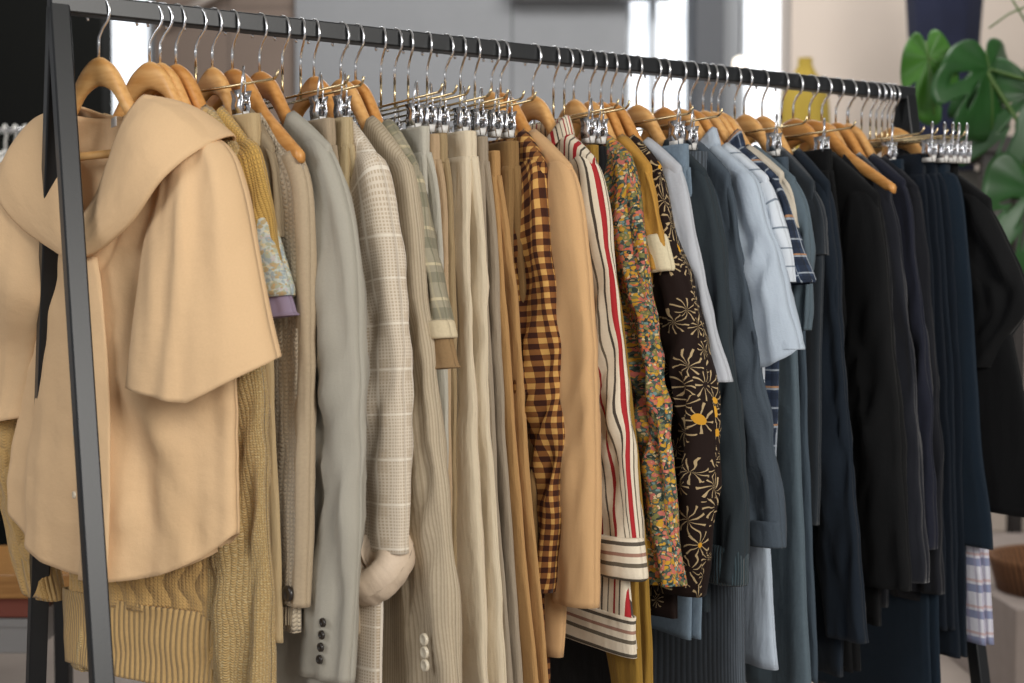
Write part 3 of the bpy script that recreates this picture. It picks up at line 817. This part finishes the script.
trousers(.752, 0, 'ochre trousers seen only below the striped shirt', cloth('ochre', '96742f'), [(.12, -.15), (.17, -.4), (.235, -.75), (.25, -.98)], 'the ochre trousers', seed=44, inner=[(-.1, -.15), (-.02, -.4), (.12, -.75), (.19, -.98)])

trousers(.772, 0, 'black trouser-shaped filler added to darken the gap under the striped shirt', cloth('softblack', '141416'), [(.11, -.15), (.14, -.4), (.17, -.75), (.2, -1.08)], 'the added black filler beside the ochre pair', seed=45)  # made-up black filler, keeps the gap below the striped shirt dark

# ------------------------------------------------------------------ floral shirt, cream short sleeve, leaf dress
M['floral'] = floral('garden_floral', '4c5850', ['c67a40', 'bf6c60', 'd4bd90', 'c4952f', '6f8a86', '2c3a34', 'c4623f', '7c7a48'], 118)
r, sl, sp = top('floral_shirt', .800, 0, 'dense orange, teal and pink floral shirt with long sleeve', 'shirt', M['floral'],
    [(.158, -.178), (.185, -.31), (.222, -.45), (.246, -.58), (.278, -.79)], 'the dense floral shirt', wcuff=.085, warm=.12, seed=51, hem=-.80, b=.026, bc=.022, S=.155, ztip=-.165, hemw=.2, wr=.005)
M['must2'] = cloth('golden_brown', 'b8893c')
r, sl, sp = top('cream_sleeved_tee', .830, 1, 'golden brown tee with a short cream cuffed sleeve, behind the floral shirt', 'tee', M['must2'],
    [(.165, -.20), (.185, -.26), (.210, -.335)], 'the golden brown tee', wcuff=.05, warm=.07, b=.014, bc=.016, S=.16, ztip=-.18, seed=52, hem=-.72, hemw=.17, chest=.17, coll=False)
cuff(sl, cloth('ivory', 'd8cbaa'), sp, .055, .003)
M['leaf'] = leafprint('brown_leaf_print')
r, sl, sp = top('leaf_print_dress', .852, 0, 'dark brown dress printed with cream leaves and yellow flowers', 'dress', M['leaf'],
    [(.16, -.19), (.205, -.30), (.246, -.385), (.285, -.52), (.292, -.66), (.262, -.815)], 'the brown leaf-print dress', wcuff=.13, warm=.12, seed=53, hem=-.86, b=.022, bc=.026, S=.16, ztip=-.18, hemw=.2, wr=.004, coll=False)

# ------------------------------------------------------------------ pale grey shirt, jeans, teal cardigan
M['pgrey'] = cloth('pale_grey_cotton', 'b7bac0', .05)
r, sl, sp = top('pale_grey_shirt', .872, 2, 'pale grey shirt with a soft elbow-length sleeve beside the teal cardigan', 'shirt', M['pgrey'],
    [(.178, -.192), (.208, -.29), (.245, -.40), (.286, -.50)], 'the pale grey shirt', wcuff=.085, warm=.12, seed=54, hem=-.75, b=.022, bc=.022, S=.175, ztip=-.18, wr=.003)
cuff(r, cloth('lilac', 'a79bb8'), [(.21, -.33, .16, -.33, .022), (.215, -.37, .165, -.375, .022)], .03, .002, name='lilac_ruffle')
M['ljean'] = denim('washed_denim', '7f93a5', 'b9c6d0')
trousers(.885, 1, 'washed light blue jeans whose waistband shows under a double clip', M['ljean'], [(.165, -.145), (.17, -.3), (.18, -.5), (.19, -.9)], 'the washed light blue jeans', seed=55, half=.14)
M['teal'] = cloth('dark_teal_jersey', '2c3439', .08, 300, .92, .05, .2)
M['tealrib'] = rib('dark_teal_rib', '35454c', .004)
r, sl, sp = top('teal_cardigan', .922, 0, 'dark slate-teal cardigan with wide ribbed cuff', 'cardigan', M['teal'],
    [(.185, -.20), (.215, -.28), (.240, -.44), (.262, -.58), (.276, -.70), (.272, -.80)], 'the dark teal cardigan', wcuff=.07, warm=.135, seed=61, hem=-.86, b=.026, bc=.022, S=.18, ztip=-.185, wr=.003, wc=0, coll=False)
cuff(sl, M['tealrib'], sp, .055, .003)
trousers(.945, 0, 'grey finely pleated skirt hanging below the brown leaf-print dress', stripes('grey_pleats', .009, [(0, '3f454b'), (.4, '59616a'), (.75, '4a5159')], 0), [(.13, -.15), (.17, -.4), (.22, -.7), (.24, -1.07)], 'the grey pleated skirt', cat='skirt', name='pleated_skirt', two=False, seed=62, b=.018)

# ------------------------------------------------------------------ blues
M['slate'] = cloth('slate_blue_cotton', '454f59', .08, 300, .85, .05, .3)
r, sl, sp = top('slate_blue_shirt', .976, 0, 'slate-blue shirt with a gathered long sleeve and narrow cuff', 'shirt', M['slate'],
    [(.172, -.205), (.196, -.29), (.225, -.39), (.262, -.56), (.288, -.68), (.296, -.745)], 'the slate-blue shirt', wcuff=.085, warm=.13, seed=63, hem=-.85, b=.022, bc=.022, S=.17, ztip=-.185, wr=.005)
cuff(sl, M['slate'], sp, .035, .0015)
M['sky'] = cloth('pale_blue_poplin', 'b2becb', .04, 400, .75, .1, .35)
r, sl, sp = top('pale_blue_shirt', 1.008, 0, 'pale sky-blue shirt with wide stiff short sleeve', 'shirt', M['sky'],
    [(.195, -.20), (.225, -.27), (.258, -.345), (.294, -.452)], 'the pale sky-blue shirt', wcuff=.115, warm=.13, coll=True, seed=64, hem=-.95, b=.028, bc=.034, S=.19, ztip=-.19, wr=.004, hemdrop=.03, hemw=.25)
cuff(sl, M['sky'], sp, .03, .001)
M['white'] = M['white']
r, sl, sp = top('white_shirt', 1.033, 1, 'white short-sleeved shirt with fine grey lines at its edge', 'shirt',
    plaid('white_lines', 'cfd6de', [(1, .03, .08, 0, '5a6878', .8)], .04), [(.20, -.21), (.23, -.28), (.252, -.355)], 'the white lined shirt', wcuff=.07, warm=.1, seed=65, hem=-.7, S=.19, ztip=-.19, b=.018, hemw=.18)
M['nplaid'] = plaid('navy_plaid', '333f54', [(0, .03, .35, 0, '1d2534', .7), (1, .03, .35, 0, '1d2534', .6), (0, .03, .08, .5, 'b9c2cc', .6), (1, .03, .09, .5, 'b9c2cc', .6), (1, .06, .05, .7, 'b98a62', .8)])
r, sl, sp = top('navy_plaid_shirt', 1.060, 0, 'navy plaid shirt with pale lines and short sleeve', 'shirt', M['nplaid'],
    [(.192, -.205), (.225, -.27), (.262, -.352)], 'the navy plaid shirt', wcuff=.075, warm=.11, coll=True, seed=66, hem=-.72, b=.02, bc=.024, S=.187, ztip=-.19, hemw=.18)
cuff(sl, M['nplaid'], sp, .022, .002)
r, sl, sp = top('sand_tee', 1.078, 0, 'small sand-beige short-sleeved tee beside the navy plaid shirt', 'tee', cloth('sand_silk', 'c9bfae', .05, 300, .6),
    [(.182, -.195), (.205, -.235), (.212, -.27)], 'the small sand-beige tee', wcuff=.05, warm=.07, seed=67, hem=-.6, b=.014, S=.178, ztip=-.18, hemw=.16, chest=.16, coll=False)
M['chamb'] = cloth('chambray', '57656e', .1, 200)
r, sl, sp = top('chambray_dress', 1.093, 0, 'blue-grey chambray dress with short straight sleeve', 'dress', M['chamb'],
    [(.196, -.205), (.223, -.258), (.226, -.34), (.223, -.43)], 'the blue-grey chambray dress', wcuff=.07, warm=.1, seed=68, hem=-1.02, b=.018, bc=.02, S=.19, ztip=-.19, hemw=.235, coll=False)
trousers(1.119, 0, 'steel blue trousers hidden behind the chambray dress', cloth('steelblue', '434f5a'), [(.13, -.15), (.16, -.4), (.18, -.7), (.2, -1.0)], 'the steel blue trousers', seed=69)

# ------------------------------------------------------------------ dark end
M['navy'] = cloth('dark_navy_wool', '121c27', .1, 300, .88, .08, .2)
M['navy2'] = cloth('ink_blue_cloth', '232a31', .1, 300, .8, .25, .2)
M['blk'] = cloth('black_wool', '08090b', .1, 300, .88, .05, .2)
M['ink'] = cloth('ink_navy', '12151f', .1, 300, .8, .3, .2)
top('ink_blue_shirt', 1.150, 1, 'ink-blue shirt with folded shoulder just left of the long black coat', 'shirt', M['navy2'],
    [(.172, -.212), (.19, -.25), (.196, -.31)], 'the ink-blue shirt', wcuff=.07, warm=.09, seed=70, hem=-.75, b=.016, S=.168, ztip=-.19, hemw=.18)
top('navy_jacket', 1.190, 0, 'dark navy jacket hanging between ink-blue shirt and long black coat', 'jacket', M['navy'],
    [(.165, -.212), (.182, -.31), (.208, -.55), (.235, -.76), (.258, -.93)], 'the dark navy jacket', wcuff=.085, warm=.12, seed=71, hem=-1.0, b=.024, bc=.02, S=.165, ztip=-.19, hemw=.2)
trousers(1.225, 0, 'black trousers clipped before the long black coat', M['blk'], [(.12, -.13), (.15, -.4), (.17, -.7), (.19, -1.0)], 'the black trousers before the long coat', seed=72, dark=True)
top('black_coat', 1.262, 0, 'long black coat, widest and darkest of the garments at the far end', 'coat', M['blk'],
    [(.208, -.238), (.226, -.36), (.245, -.50), (.262, -.63), (.281, -.85)], 'the long black coat', wcuff=.11, warm=.15, seed=73, hem=-.92, b=.03, bc=.026, S=.205, ztip=-.21, hemw=.22, coll=False)
top('ink_jacket', 1.300, 1, 'ink-black jacket whose wooden hanger end pokes out of the shoulder', 'jacket', cloth('inkblack', '0b0d13', .1, 300, .85, .1),
    [(.15, -.20), (.185, -.3), (.20, -.5), (.215, -.85)], 'the ink-black jacket', wcuff=.08, warm=.11, seed=74, hem=-.9, b=.02, S=.15, long=1.15, ztip=-.185, hemw=.19)
top('ink_navy_blazer', 1.330, 0, 'ink-navy blazer, first right of the jacket with the exposed hanger end', 'blazer', M['ink'],
    [(.165, -.212), (.192, -.31), (.224, -.55), (.254, -.85)], 'the first ink-navy blazer', wcuff=.085, warm=.12, seed=75, hem=-.86, b=.02, S=.165, ztip=-.19, hemw=.2)
top('ink_navy_coat', 1.364, 0, 'narrow ink-navy coat between the two ink-navy blazers', 'coat', cloth('inkcoat', '171a28', .1, 300, .85, .1),
    [(.168, -.195), (.19, -.30), (.225, -.55), (.242, -.80)], 'the narrow ink-navy coat', wcuff=.08, warm=.12, seed=76, hem=-.86, b=.018, S=.165, ztip=-.18, hemw=.2)
top('charcoal_blazer', 1.392, 0, 'charcoal blazer, last before the dark clipped jeans', 'blazer', cloth('charcoal', '12141b', .1, 300, .85, .1),
    [(.172, -.205), (.200, -.38), (.22, -.6), (.233, -.88)], 'the charcoal blazer', wcuff=.08, warm=.12, seed=77, hem=-.9, b=.018, S=.168, ztip=-.19, hemw=.2)
M['dj'] = denim('dark_denim', '132230', '344a5e'); M['dj2'] = denim('darker_denim', '0b1420', '1f3346')
trousers(1.418, 0, 'near-black jeans, leftmost of the clipped jeans at the far end', M['dj2'], [(.150, -.13), (.165, -.22), (.19, -.5), (.22, -.95)], 'the near-black jeans', seed=78, half=.16)
trousers(1.440, 1, 'dark indigo jeans clipped just before the short denim skirt', denim('indigo', '0e1824', '24394c'), [(.155, -.128), (.172, -.22), (.2, -.5), (.225, -1.0)], 'the dark indigo jeans', seed=80, half=.165)
trousers(1.455, 1, 'short blue denim skirt with straight hem, hanging before the black jacket', M['dj'], [(.165, -.125), (.20, -.215), (.235, -.55), (.272, -.806)], 'the blue denim skirt', cat='skirt', name='denim_skirt', seed=79, half=.17, b=.010, two=False)
trousers(1.470, 1, 'long white and blue checked trousers showing below the denim skirt', plaid('white_blue_check', 'c9c9d2', [(1, .045, .3, 0, '4b5d8c', .7), (0, .03, .2, 0, '8f86a0', .5), (1, .045, .1, .6, 'b98f86', .6)]),
    [(.15, -.13), (.19, -.4), (.225, -.7), (.252, -.975)], 'the white and blue checked trousers', seed=81, half=.17)
trousers(1.484, 1, 'black satin skirt on the last clip hanger of the rail', M['blk'], [(.16, -.125), (.17, -.3), (.18, -.5), (.19, -.7)], 'the black satin skirt', cat='skirt', name='skirt', seed=83, half=.175, two=False)
r, sl, sp = top('black_jacket', 1.506, 2, 'boxy black jacket with bent elbow, last garment on the rail', 'jacket', M['blk'],
    [(.225, -.235), (.262, -.30), (.295, -.37), (.290, -.41), (.262, -.45), (.23, -.50)], 'the boxy black jacket', wcuff=.09, warm=.13, seed=82, hem=-.75, b=.03, bc=.028, S=.22, ztip=-.21, hemw=.34, chest=.24)
trousers(1.385, 0, 'dark blue jeans hanging lowest beneath the long black coat', M['dj'], [(.13, -.14), (.15, -.4), (.20, -.8), (.22, -1.1)], 'the dark blue jeans under the black coat', seed=84)

# ------------------------------------------------------------------ behind the rack
def P3(x, y, Y):   # a real position from a viewing direction and a distance
    return Vector((px(x, Y), Y, 1.132 + (290-y)/1300*Y))
# mannequin in a dark blue dress
mq = bpy.data.objects.new('dress_form', None); COL.objects.link(mq); q = P3(941, 0, 5.3); mq.location = (q.x, q.y, 0)
tagit(mq, 'tall dress form in a long navy dress against the cream wall', 'dress form')
navyd = cloth('navy_velvet', '14182b', .3, 8)
rows, uvr = [], []
for z, w in [(.75, .10), (1.0, .12), (1.45, .125), (1.75, .13), (1.95, .135), (2.15, .14), (2.3, .15), (2.42, .15), (2.5, .10), (2.53, .05)]:
    row = []
    for j in range(33):
        a = 2*math.pi*j/32; row.append(Vector((w*math.cos(a)*(1+.04*math.sin(9*a)), w*.7*math.sin(a)*(1+.04*math.sin(9*a)), z)))
    rows.append(row); uvr.append([(j*.03, z) for j in range(33)])
V, F, U = grid(rows, uvr); mk('dress', V, F, navyd, mq, U)
V, F = tube_pts([(0, 0, .02), (0, 0, .9)], .02); mk('stand', V, F, M['black'], mq)
V, F = tube_pts([(0, 0, 2.5), (0, 0, 2.62), (0, 0, 2.66)], [.05, .045, .01], 16); mk('neck', V, F, M['white'], mq)
V, F = tube_pts([(0, 0, 0), (0, 0, .025)], .16, 24); mk('base', V, F, M['black'], mq)

# yellow tailor's form by the window
yf = bpy.data.objects.new('mustard_dress', None); COL.objects.link(yf); q = P3(803, 60, 5.4); yf.location = (q.x, q.y, 0)
tagit(yf, 'mustard yellow dress on a slim stand in front of the bright window edge', 'dress')
rows, uvr = [], []
for z, w in [(1.0, .13), (1.5, .12), (1.78, .11), (1.9, .10), (1.99, .085), (2.02, .05), (2.06, .03), (2.09, .03)]:
    rows.append([Vector((w*math.cos(2*math.pi*j/24), w*.6*math.sin(2*math.pi*j/24)*(1+.1*math.sin(j*2)), z)) for j in range(25)]); uvr.append([(j*.03, z) for j in range(25)])
V, F, U = grid(rows, uvr); mk('bodice', V, F, cloth('mustard_cotton', '8f7a30'), yf, U)
V, F = tube_pts([(0, 0, 0), (0, 0, 1.1)], .015); mk('stand', V, F, M['black'], yf)

# dark shelf table on the right
tb = bpy.data.objects.new('shelf_table', None); COL.objects.link(tb); tb.location = (1.98, 4.9, 0)
tagit(tb, 'dark wooden shelf table behind the right end of the rack', 'shelf table')
dw = plain('dark_stained_wood', '1d1613', .5)
def tbx(name, cx, cy, cz, sx, sy, sz, m=dw): V, F = box(cx, cy, cz, sx, sy, sz); return bevel(mk(name, V, F, m, tb, None, False), .004)
tbx('table_top', .1, 0, 1.655, 1.0, .45, .06)
for xx in (-.265, -.145, .5): tbx('leg', xx, -.18, .815, .045, .045, 1.62)
for xx in (-.3, .5): tbx('leg', xx, .18, .815, .045, .045, 1.62)
tbx('shelf', .12, 0, 1.22, .95, .42, .05)
tbx('back_panel', .12, .19, 1.42, .93, .02, .36, plain('grey_panel', '77756f', .7))
# leaning white papers board
V, F = box(0, 0, .17, .02, .2, .36); o = mk('leaning_board', V, F, plain('white_card', 'c9c5bd', .6), None, None, False)
o.location = (1.98, 4.85, 1.247); o.rotation_euler = (0, R(-9), 0)
tagit(o, 'slim off-white board leaning on the middle shelf of the dark shelf table', 'board')

# monstera plant, leaves reaching in front of the navy dress form
mo = bpy.data.objects.new('monstera_plant', None); COL.objects.link(mo); mo.location = (1.62, 3.35, 0)
tagit(mo, 'large green monstera plant at the right edge with split and pierced leaves', 'plant')
ng = NT('monstera_leaf'); tcg = ng.new('ShaderNodeTexCoord')
M['leafg'] = ng.finish(ng.ramp(ng.noise(5, 3, tcg.outputs['Object']), [(.3, '24550f'), (.7, '457d22')], 'LINEAR'), .45, None, 0, 0, .05, 0, .5)
ng2 = NT('monstera_leaf_dark'); tcg2 = ng2.new('ShaderNodeTexCoord')
M['leafd'] = ng2.finish(ng2.ramp(ng2.noise(5, 3, tcg2.outputs['Object']), [(.3, '143a10'), (.7, '2a5d28')], 'LINEAR'), .4, None, 0, 0, .05, 0, .5)
M['stem'] = plain('green_stem', '4b6a2c', .5)
def monstera_leaf(tip_dir, center, L, W, rot, mat, cuts, holes=True):
    """a heart-shaped leaf with slits between lobes and holes beside the midrib; real curved blade"""
    Vv, Ff = [], []; NS, NR = 72, 10
    a0 = []
    for i in range(NS+1):
        th = -math.pi + 2*math.pi*i/NS
        # heart outline, petiole notch at th=±pi
        r = (1 - .55*math.exp(-((abs(th)-math.pi)/.28)**2)) * (.80 + .28*math.cos(th)) * 1.0
        for c_, d_, w_ in cuts: r *= 1 - d_*math.exp(-((th-c_)/w_)**2)
        a0.append((th, r))
    M3 = Matrix.Rotation(rot[2], 3, 'Z') @ Matrix.Rotation(rot[1], 3, 'Y') @ Matrix.Rotation(rot[0], 3, 'X')
    idx = {}
    for i, (th, r) in enumerate(a0):
        for k in range(NR+1):
            f = k/NR*r; x = f*math.cos(th)*L*.62; y = f*math.sin(th)*W*.62
            zc = -.22*(x/L)**2*L - .35*(abs(y)/W)**1.6*W + .01*math.sin(6*th)*f
            idx[i, k] = len(Vv); Vv.append(M3 @ Vector((x, y, zc)) + Vector(center))
    hole = set()
    if holes:
        for i in range(NS):
            th = a0[i][0]
            for hc in (.75, 1.45, -.75, -1.45):
                if abs(th-hc) < .13:
                    for k in (4, 5, 6): hole.add((i, k))
    for i in range(NS):
        for k in range(NR):
            if (i, k) in hole: continue
            Ff.append((idx[i, k], idx[i+1, k], idx[i+1, k+1], idx[i, k+1]))
    lf = mk('leaf', Vv, Ff, mat, mo, None, True, .0012)
    V, F = tube_pts([M3 @ Vector((x*L*.6, 0, -.22*(x*.6)**2*L + .002)) + Vector(center) for x in (-.3, 0, .3, .6, .95)], .0022, 6)
    mk('midrib', V, F, M['stem'], lf)
    return lf
Y0 = 3.35
def rel(x, y, Y=Y0): v = P3(x, y, Y); return (v.x-1.62, v.y-3.35, v.z)
cutsA = [(.8, .5, .09), (1.35, .5, .09), (-.8, .5, .09), (-1.4, .45, .1), (2.0, .4, .1)]
lv = [((925, 60), .25, .135, (R(62), R(82), R(-40)), 'leafg', [(.45, .75, .16), (-.9, .5, .1)], False),
      ((985, 70), .27, .34, (R(60), R(80), R(5)), 'leafd', [(.9, .5, .1), (-.9, .5, .1)], True),
      ((1028, 95), .40, .42, (R(65), R(75), R(-30)), 'leafd', cutsA, True),
      ((1030, 190), .40, .30, (R(80), R(70), R(10)), 'leafd', cutsA, True),
      ((1075, 60), .40, .40, (R(70), R(60), R(40)), 'leafg', cutsA, True)]
for (cx_, cy_), L, W, rot, m_, cuts, ho in lv:
    c = rel(cx_, cy_); monstera_leaf(None, c, L, W, rot, M[m_], cuts, ho)
    V, F = tube_pts([(.25, .05, .42), ((.25+c[0])/2+.06, .03, (.5+c[2])/2+.12), (c[0]*.8+.04, c[1], c[2]*.95+.05), c], [.009, .007, .006, .004], 8)
    mk('stalk', V, F, M['stem'], mo)
for a, b in (((1000, -10), (1040, 60)), ((1024, 8), (985, 30))):
    V, F = tube_pts([rel(*a), rel((a[0]+b[0])/2, (a[1]+b[1])/2-3), rel(*b)], .0025, 6); mk('aerial_root', V, F, M['stem'], mo)
V, F = tube_pts([(.25, .05, 0), (.25, .05, .05), (.25, .05, .38), (.25, .05, .42), (.25, .05, .415)], [.12, .13, .17, .175, .15], 28); mk('pot', V, F, plain('grey_pot', '6f6a64', .7), mo)

# low pale plinth with a shallow rattan tray at the right
o_v, o_f = box(0, 0, .14, 1.5, 1.1, .28); o = bevel(mk('display_plinth', o_v, o_f, plain('pinkish_plaster', '9c9089', .8, 0, .3, .1, 20, .25), None, None, False), .006)
o.location = (2.1, 4.0, 0); tagit(o, 'low greyish plaster plinth behind the right end of the rack', 'plinth')
tr = bpy.data.objects.new('rattan_tray', None); COL.objects.link(tr); tr.location = (1.63, 3.66, .28)
tagit(tr, 'brown rattan tray on the low plinth at the right edge', 'tray')
rows, uvr = [], []
for rr, zz in ((.0, .006), (.18, .006), (.205, .03), (.225, .095), (.24, .10), (.235, .085), (.215, .0), (0, 0)):
    rows.append([Vector((rr*1.15*math.cos(2*math.pi*j/48), rr*.8*math.sin(2*math.pi*j/48), zz)) for j in range(49)]); uvr.append([(j*.03, zz*3+rr) for j in range(49)])
V, F, U = grid(rows, uvr); mk('basket_bowl', V, F, gingham('rattan_weave', '2e1a10', '5f3d24', '8a6240', .02), tr, U)
for k, (dx, dy, rr) in enumerate(((-.10, -.02, .035), (-.03, .02, .04), (.04, -.03, .036), (.10, .02, .04))):
    rows = []
    for i in range(9):
        a = math.pi*i/8; rows.append([Vector((rr*math.sin(a)*math.cos(2*math.pi*j/16), rr*math.sin(a)*math.sin(2*math.pi*j/16), rr-rr*.8*math.cos(a))) for j in range(17)])
    V, F, U = grid(rows, [[(0, 0)]*17]*9); o = mk('pomander', V, F, plain('dried_orange_%d' % k, ('5b3a20', '8a5a30', '3d2a1c', 'a17a4e')[k], .7, 0, .3, .4, 60), None)
    o.location = (1.63+dx, 3.66+dy, .287)
    tagit(o, 'small round brown ornament lying in the rattan tray', 'ornament', 'ornaments in the rattan tray')

# second rack at the far left with black garments on white hangers
r2 = bpy.data.objects.new('clothes_rack', None); COL.objects.link(r2); r2.location = (px(-60, 3.6), 3.6, 0)
tagit(r2, 'distant black clothes rack at the left edge with white hooks over its rail', 'clothes rack')
zr = P3(0, 131, 3.6).z
V, F = tube_pts([(-.6, 0, zr), (.62, 0, zr)], .009, 10); mk('rail', V, F, M['wire'], r2)
for xx in (-.6, .62): V, F = tube_pts([(xx, 0, 0), (xx, 0, zr)], .012, 10); mk('upright', V, F, M['black'], r2); V, F = box(xx, 0, .015, .03, .5, .03); mk('foot', V, F, M['black'], r2)
wm = plain('white_hook', 'd5d2cc', .4)
for k in range(9):
    xw = px(-42+k*10, 3.6) ; rt = bpy.data.objects.new('plastic_hanger', None); COL.objects.link(rt); rt.location = (xw, 3.6, zr)
    tagit(rt, 'white hanger hooked over the distant rail at the left edge', 'hanger', 'white hangers on the distant rack')
    V, F = tube_pts([(0, r_*math.cos(R(a)), r_*math.sin(R(a))) for r_ in (.014,) for a in range(-60, 200, 20)][::-1] + [(0, 0, -.03), (0, 0, -.06)], .0035, 8); mk('hook', V, F, wm, rt)
    V, F = tube_pts([(0, -.2, -.13), (0, -.1, -.09), (0, 0, -.055), (0, .1, -.09), (0, .2, -.13)], .006, 8); mk('shoulder_arms', V, F, wm, rt)
    rows, uvr = [], []
    for i in range(20):
        q = i/19; row = []
        for j in range(33):
            a = 2*math.pi*j/32; c, s = math.cos(a), math.sin(a); zt = -.075-.08*abs(c)**1.2
            row.append(Vector((.012*s*sm(q*5)+.004*nz(c*3, q*2, k), .21*c, zt+(-.95-zt)*q)))
        rows.append(row); uvr.append([(j*.03, q) for j in range(33)])
    V, F, U = grid(rows, uvr); g = mk('dark_garment', V, F, M['blk'] if k != 4 else cloth('mint', '7fa08c'), None, U, True, .002); g.location = (xw, 3.6, zr)
    tagit(g, 'black garment on the distant rack at the left edge' if k != 4 else 'mint green garment among the black ones on the distant rack', 'garment', 'garments on the distant rack' if k != 4 else None)

# wooden crate and bags low at the left edge
cr_ = bpy.data.objects.new('wooden_bench', None); COL.objects.link(cr_); cr_.location = (-1.13, 2.75, 0)
tagit(cr_, 'low orange wooden bench at the lower left edge', 'bench')
ow = wood('orange_pine', 'a8743a', 'c28d4e')
def cb(name, cx, cy, cz, sx, sy, sz, m): V, F = box(cx, cy, cz, sx, sy, sz); return bevel(mk(name, V, F, m, cr_, None, False), .003)
zt = P3(15, 572, 2.75).z
cb('seat', 0, 0, zt, .5, .3, .05, ow)
for xx in (-.21, .21):
    for yy in (-.11, .11): cb('leg', xx, yy, zt/2-.012, .03, .03, zt-.026, M['black'])
bg_ = bpy.data.objects.new('shoe_box', None); bpy.data.objects.remove(bg_)
for nm, x, y, w, h, col, lab, Yq in (('storage_box', 14, 596, .3, .055, '8a4a3a', 'dull red storage box under the wooden bench, upper of the two', 2.72), ('storage_box', 14, 628, .3, .07, '9c9a98', 'pale grey storage box under the wooden bench, lower of the two', 2.72)):
    c = P3(x, y, Yq); V, F = box(0, 0, 0, w, .2, h*.92); o = mk(nm, V, F, plain(nm+col, col, .7), None, None, False); bevel(o, .004)
    V, F = box(0, 0, h*.46, w+.008, .208, .016); mk('lid', V, F, plain('lid'+col, col, .7), o, None, False)
    o.location = (-1.13, Yq, c.z); tagit(o, lab, 'box')
# round ceiling spot glowing near the dark column
lp = bpy.data.objects.new('globe_lamp', None); COL.objects.link(lp); q = P3(738, 65, 5.6); lp.location = q
tagit(lp, 'small warm glowing globe lamp hanging beside the dark grey column', 'lamp')
rows = []
for i in range(13):
    a = math.pi*i/12; rows.append([Vector((.032*math.sin(a)*math.cos(2*math.pi*j/24), .032*math.sin(a)*math.sin(2*math.pi*j/24), .032*math.cos(a))) for j in range(25)])
V, F, U = grid(rows, [[(0, 0)]*25]*13); gm = NT('warm_glow'); gm.b.inputs['Emission Color'].default_value = (1, .85, .65, 1); gm.b.inputs['Emission Strength'].default_value = 1.3
mk('bulb', V, F, gm.m, lp)
V, F = tube_pts([(0, 0, .03), (0, 0, 3.6-q.z)], .003, 6); mk('cord', V, F, M['black'], lp)
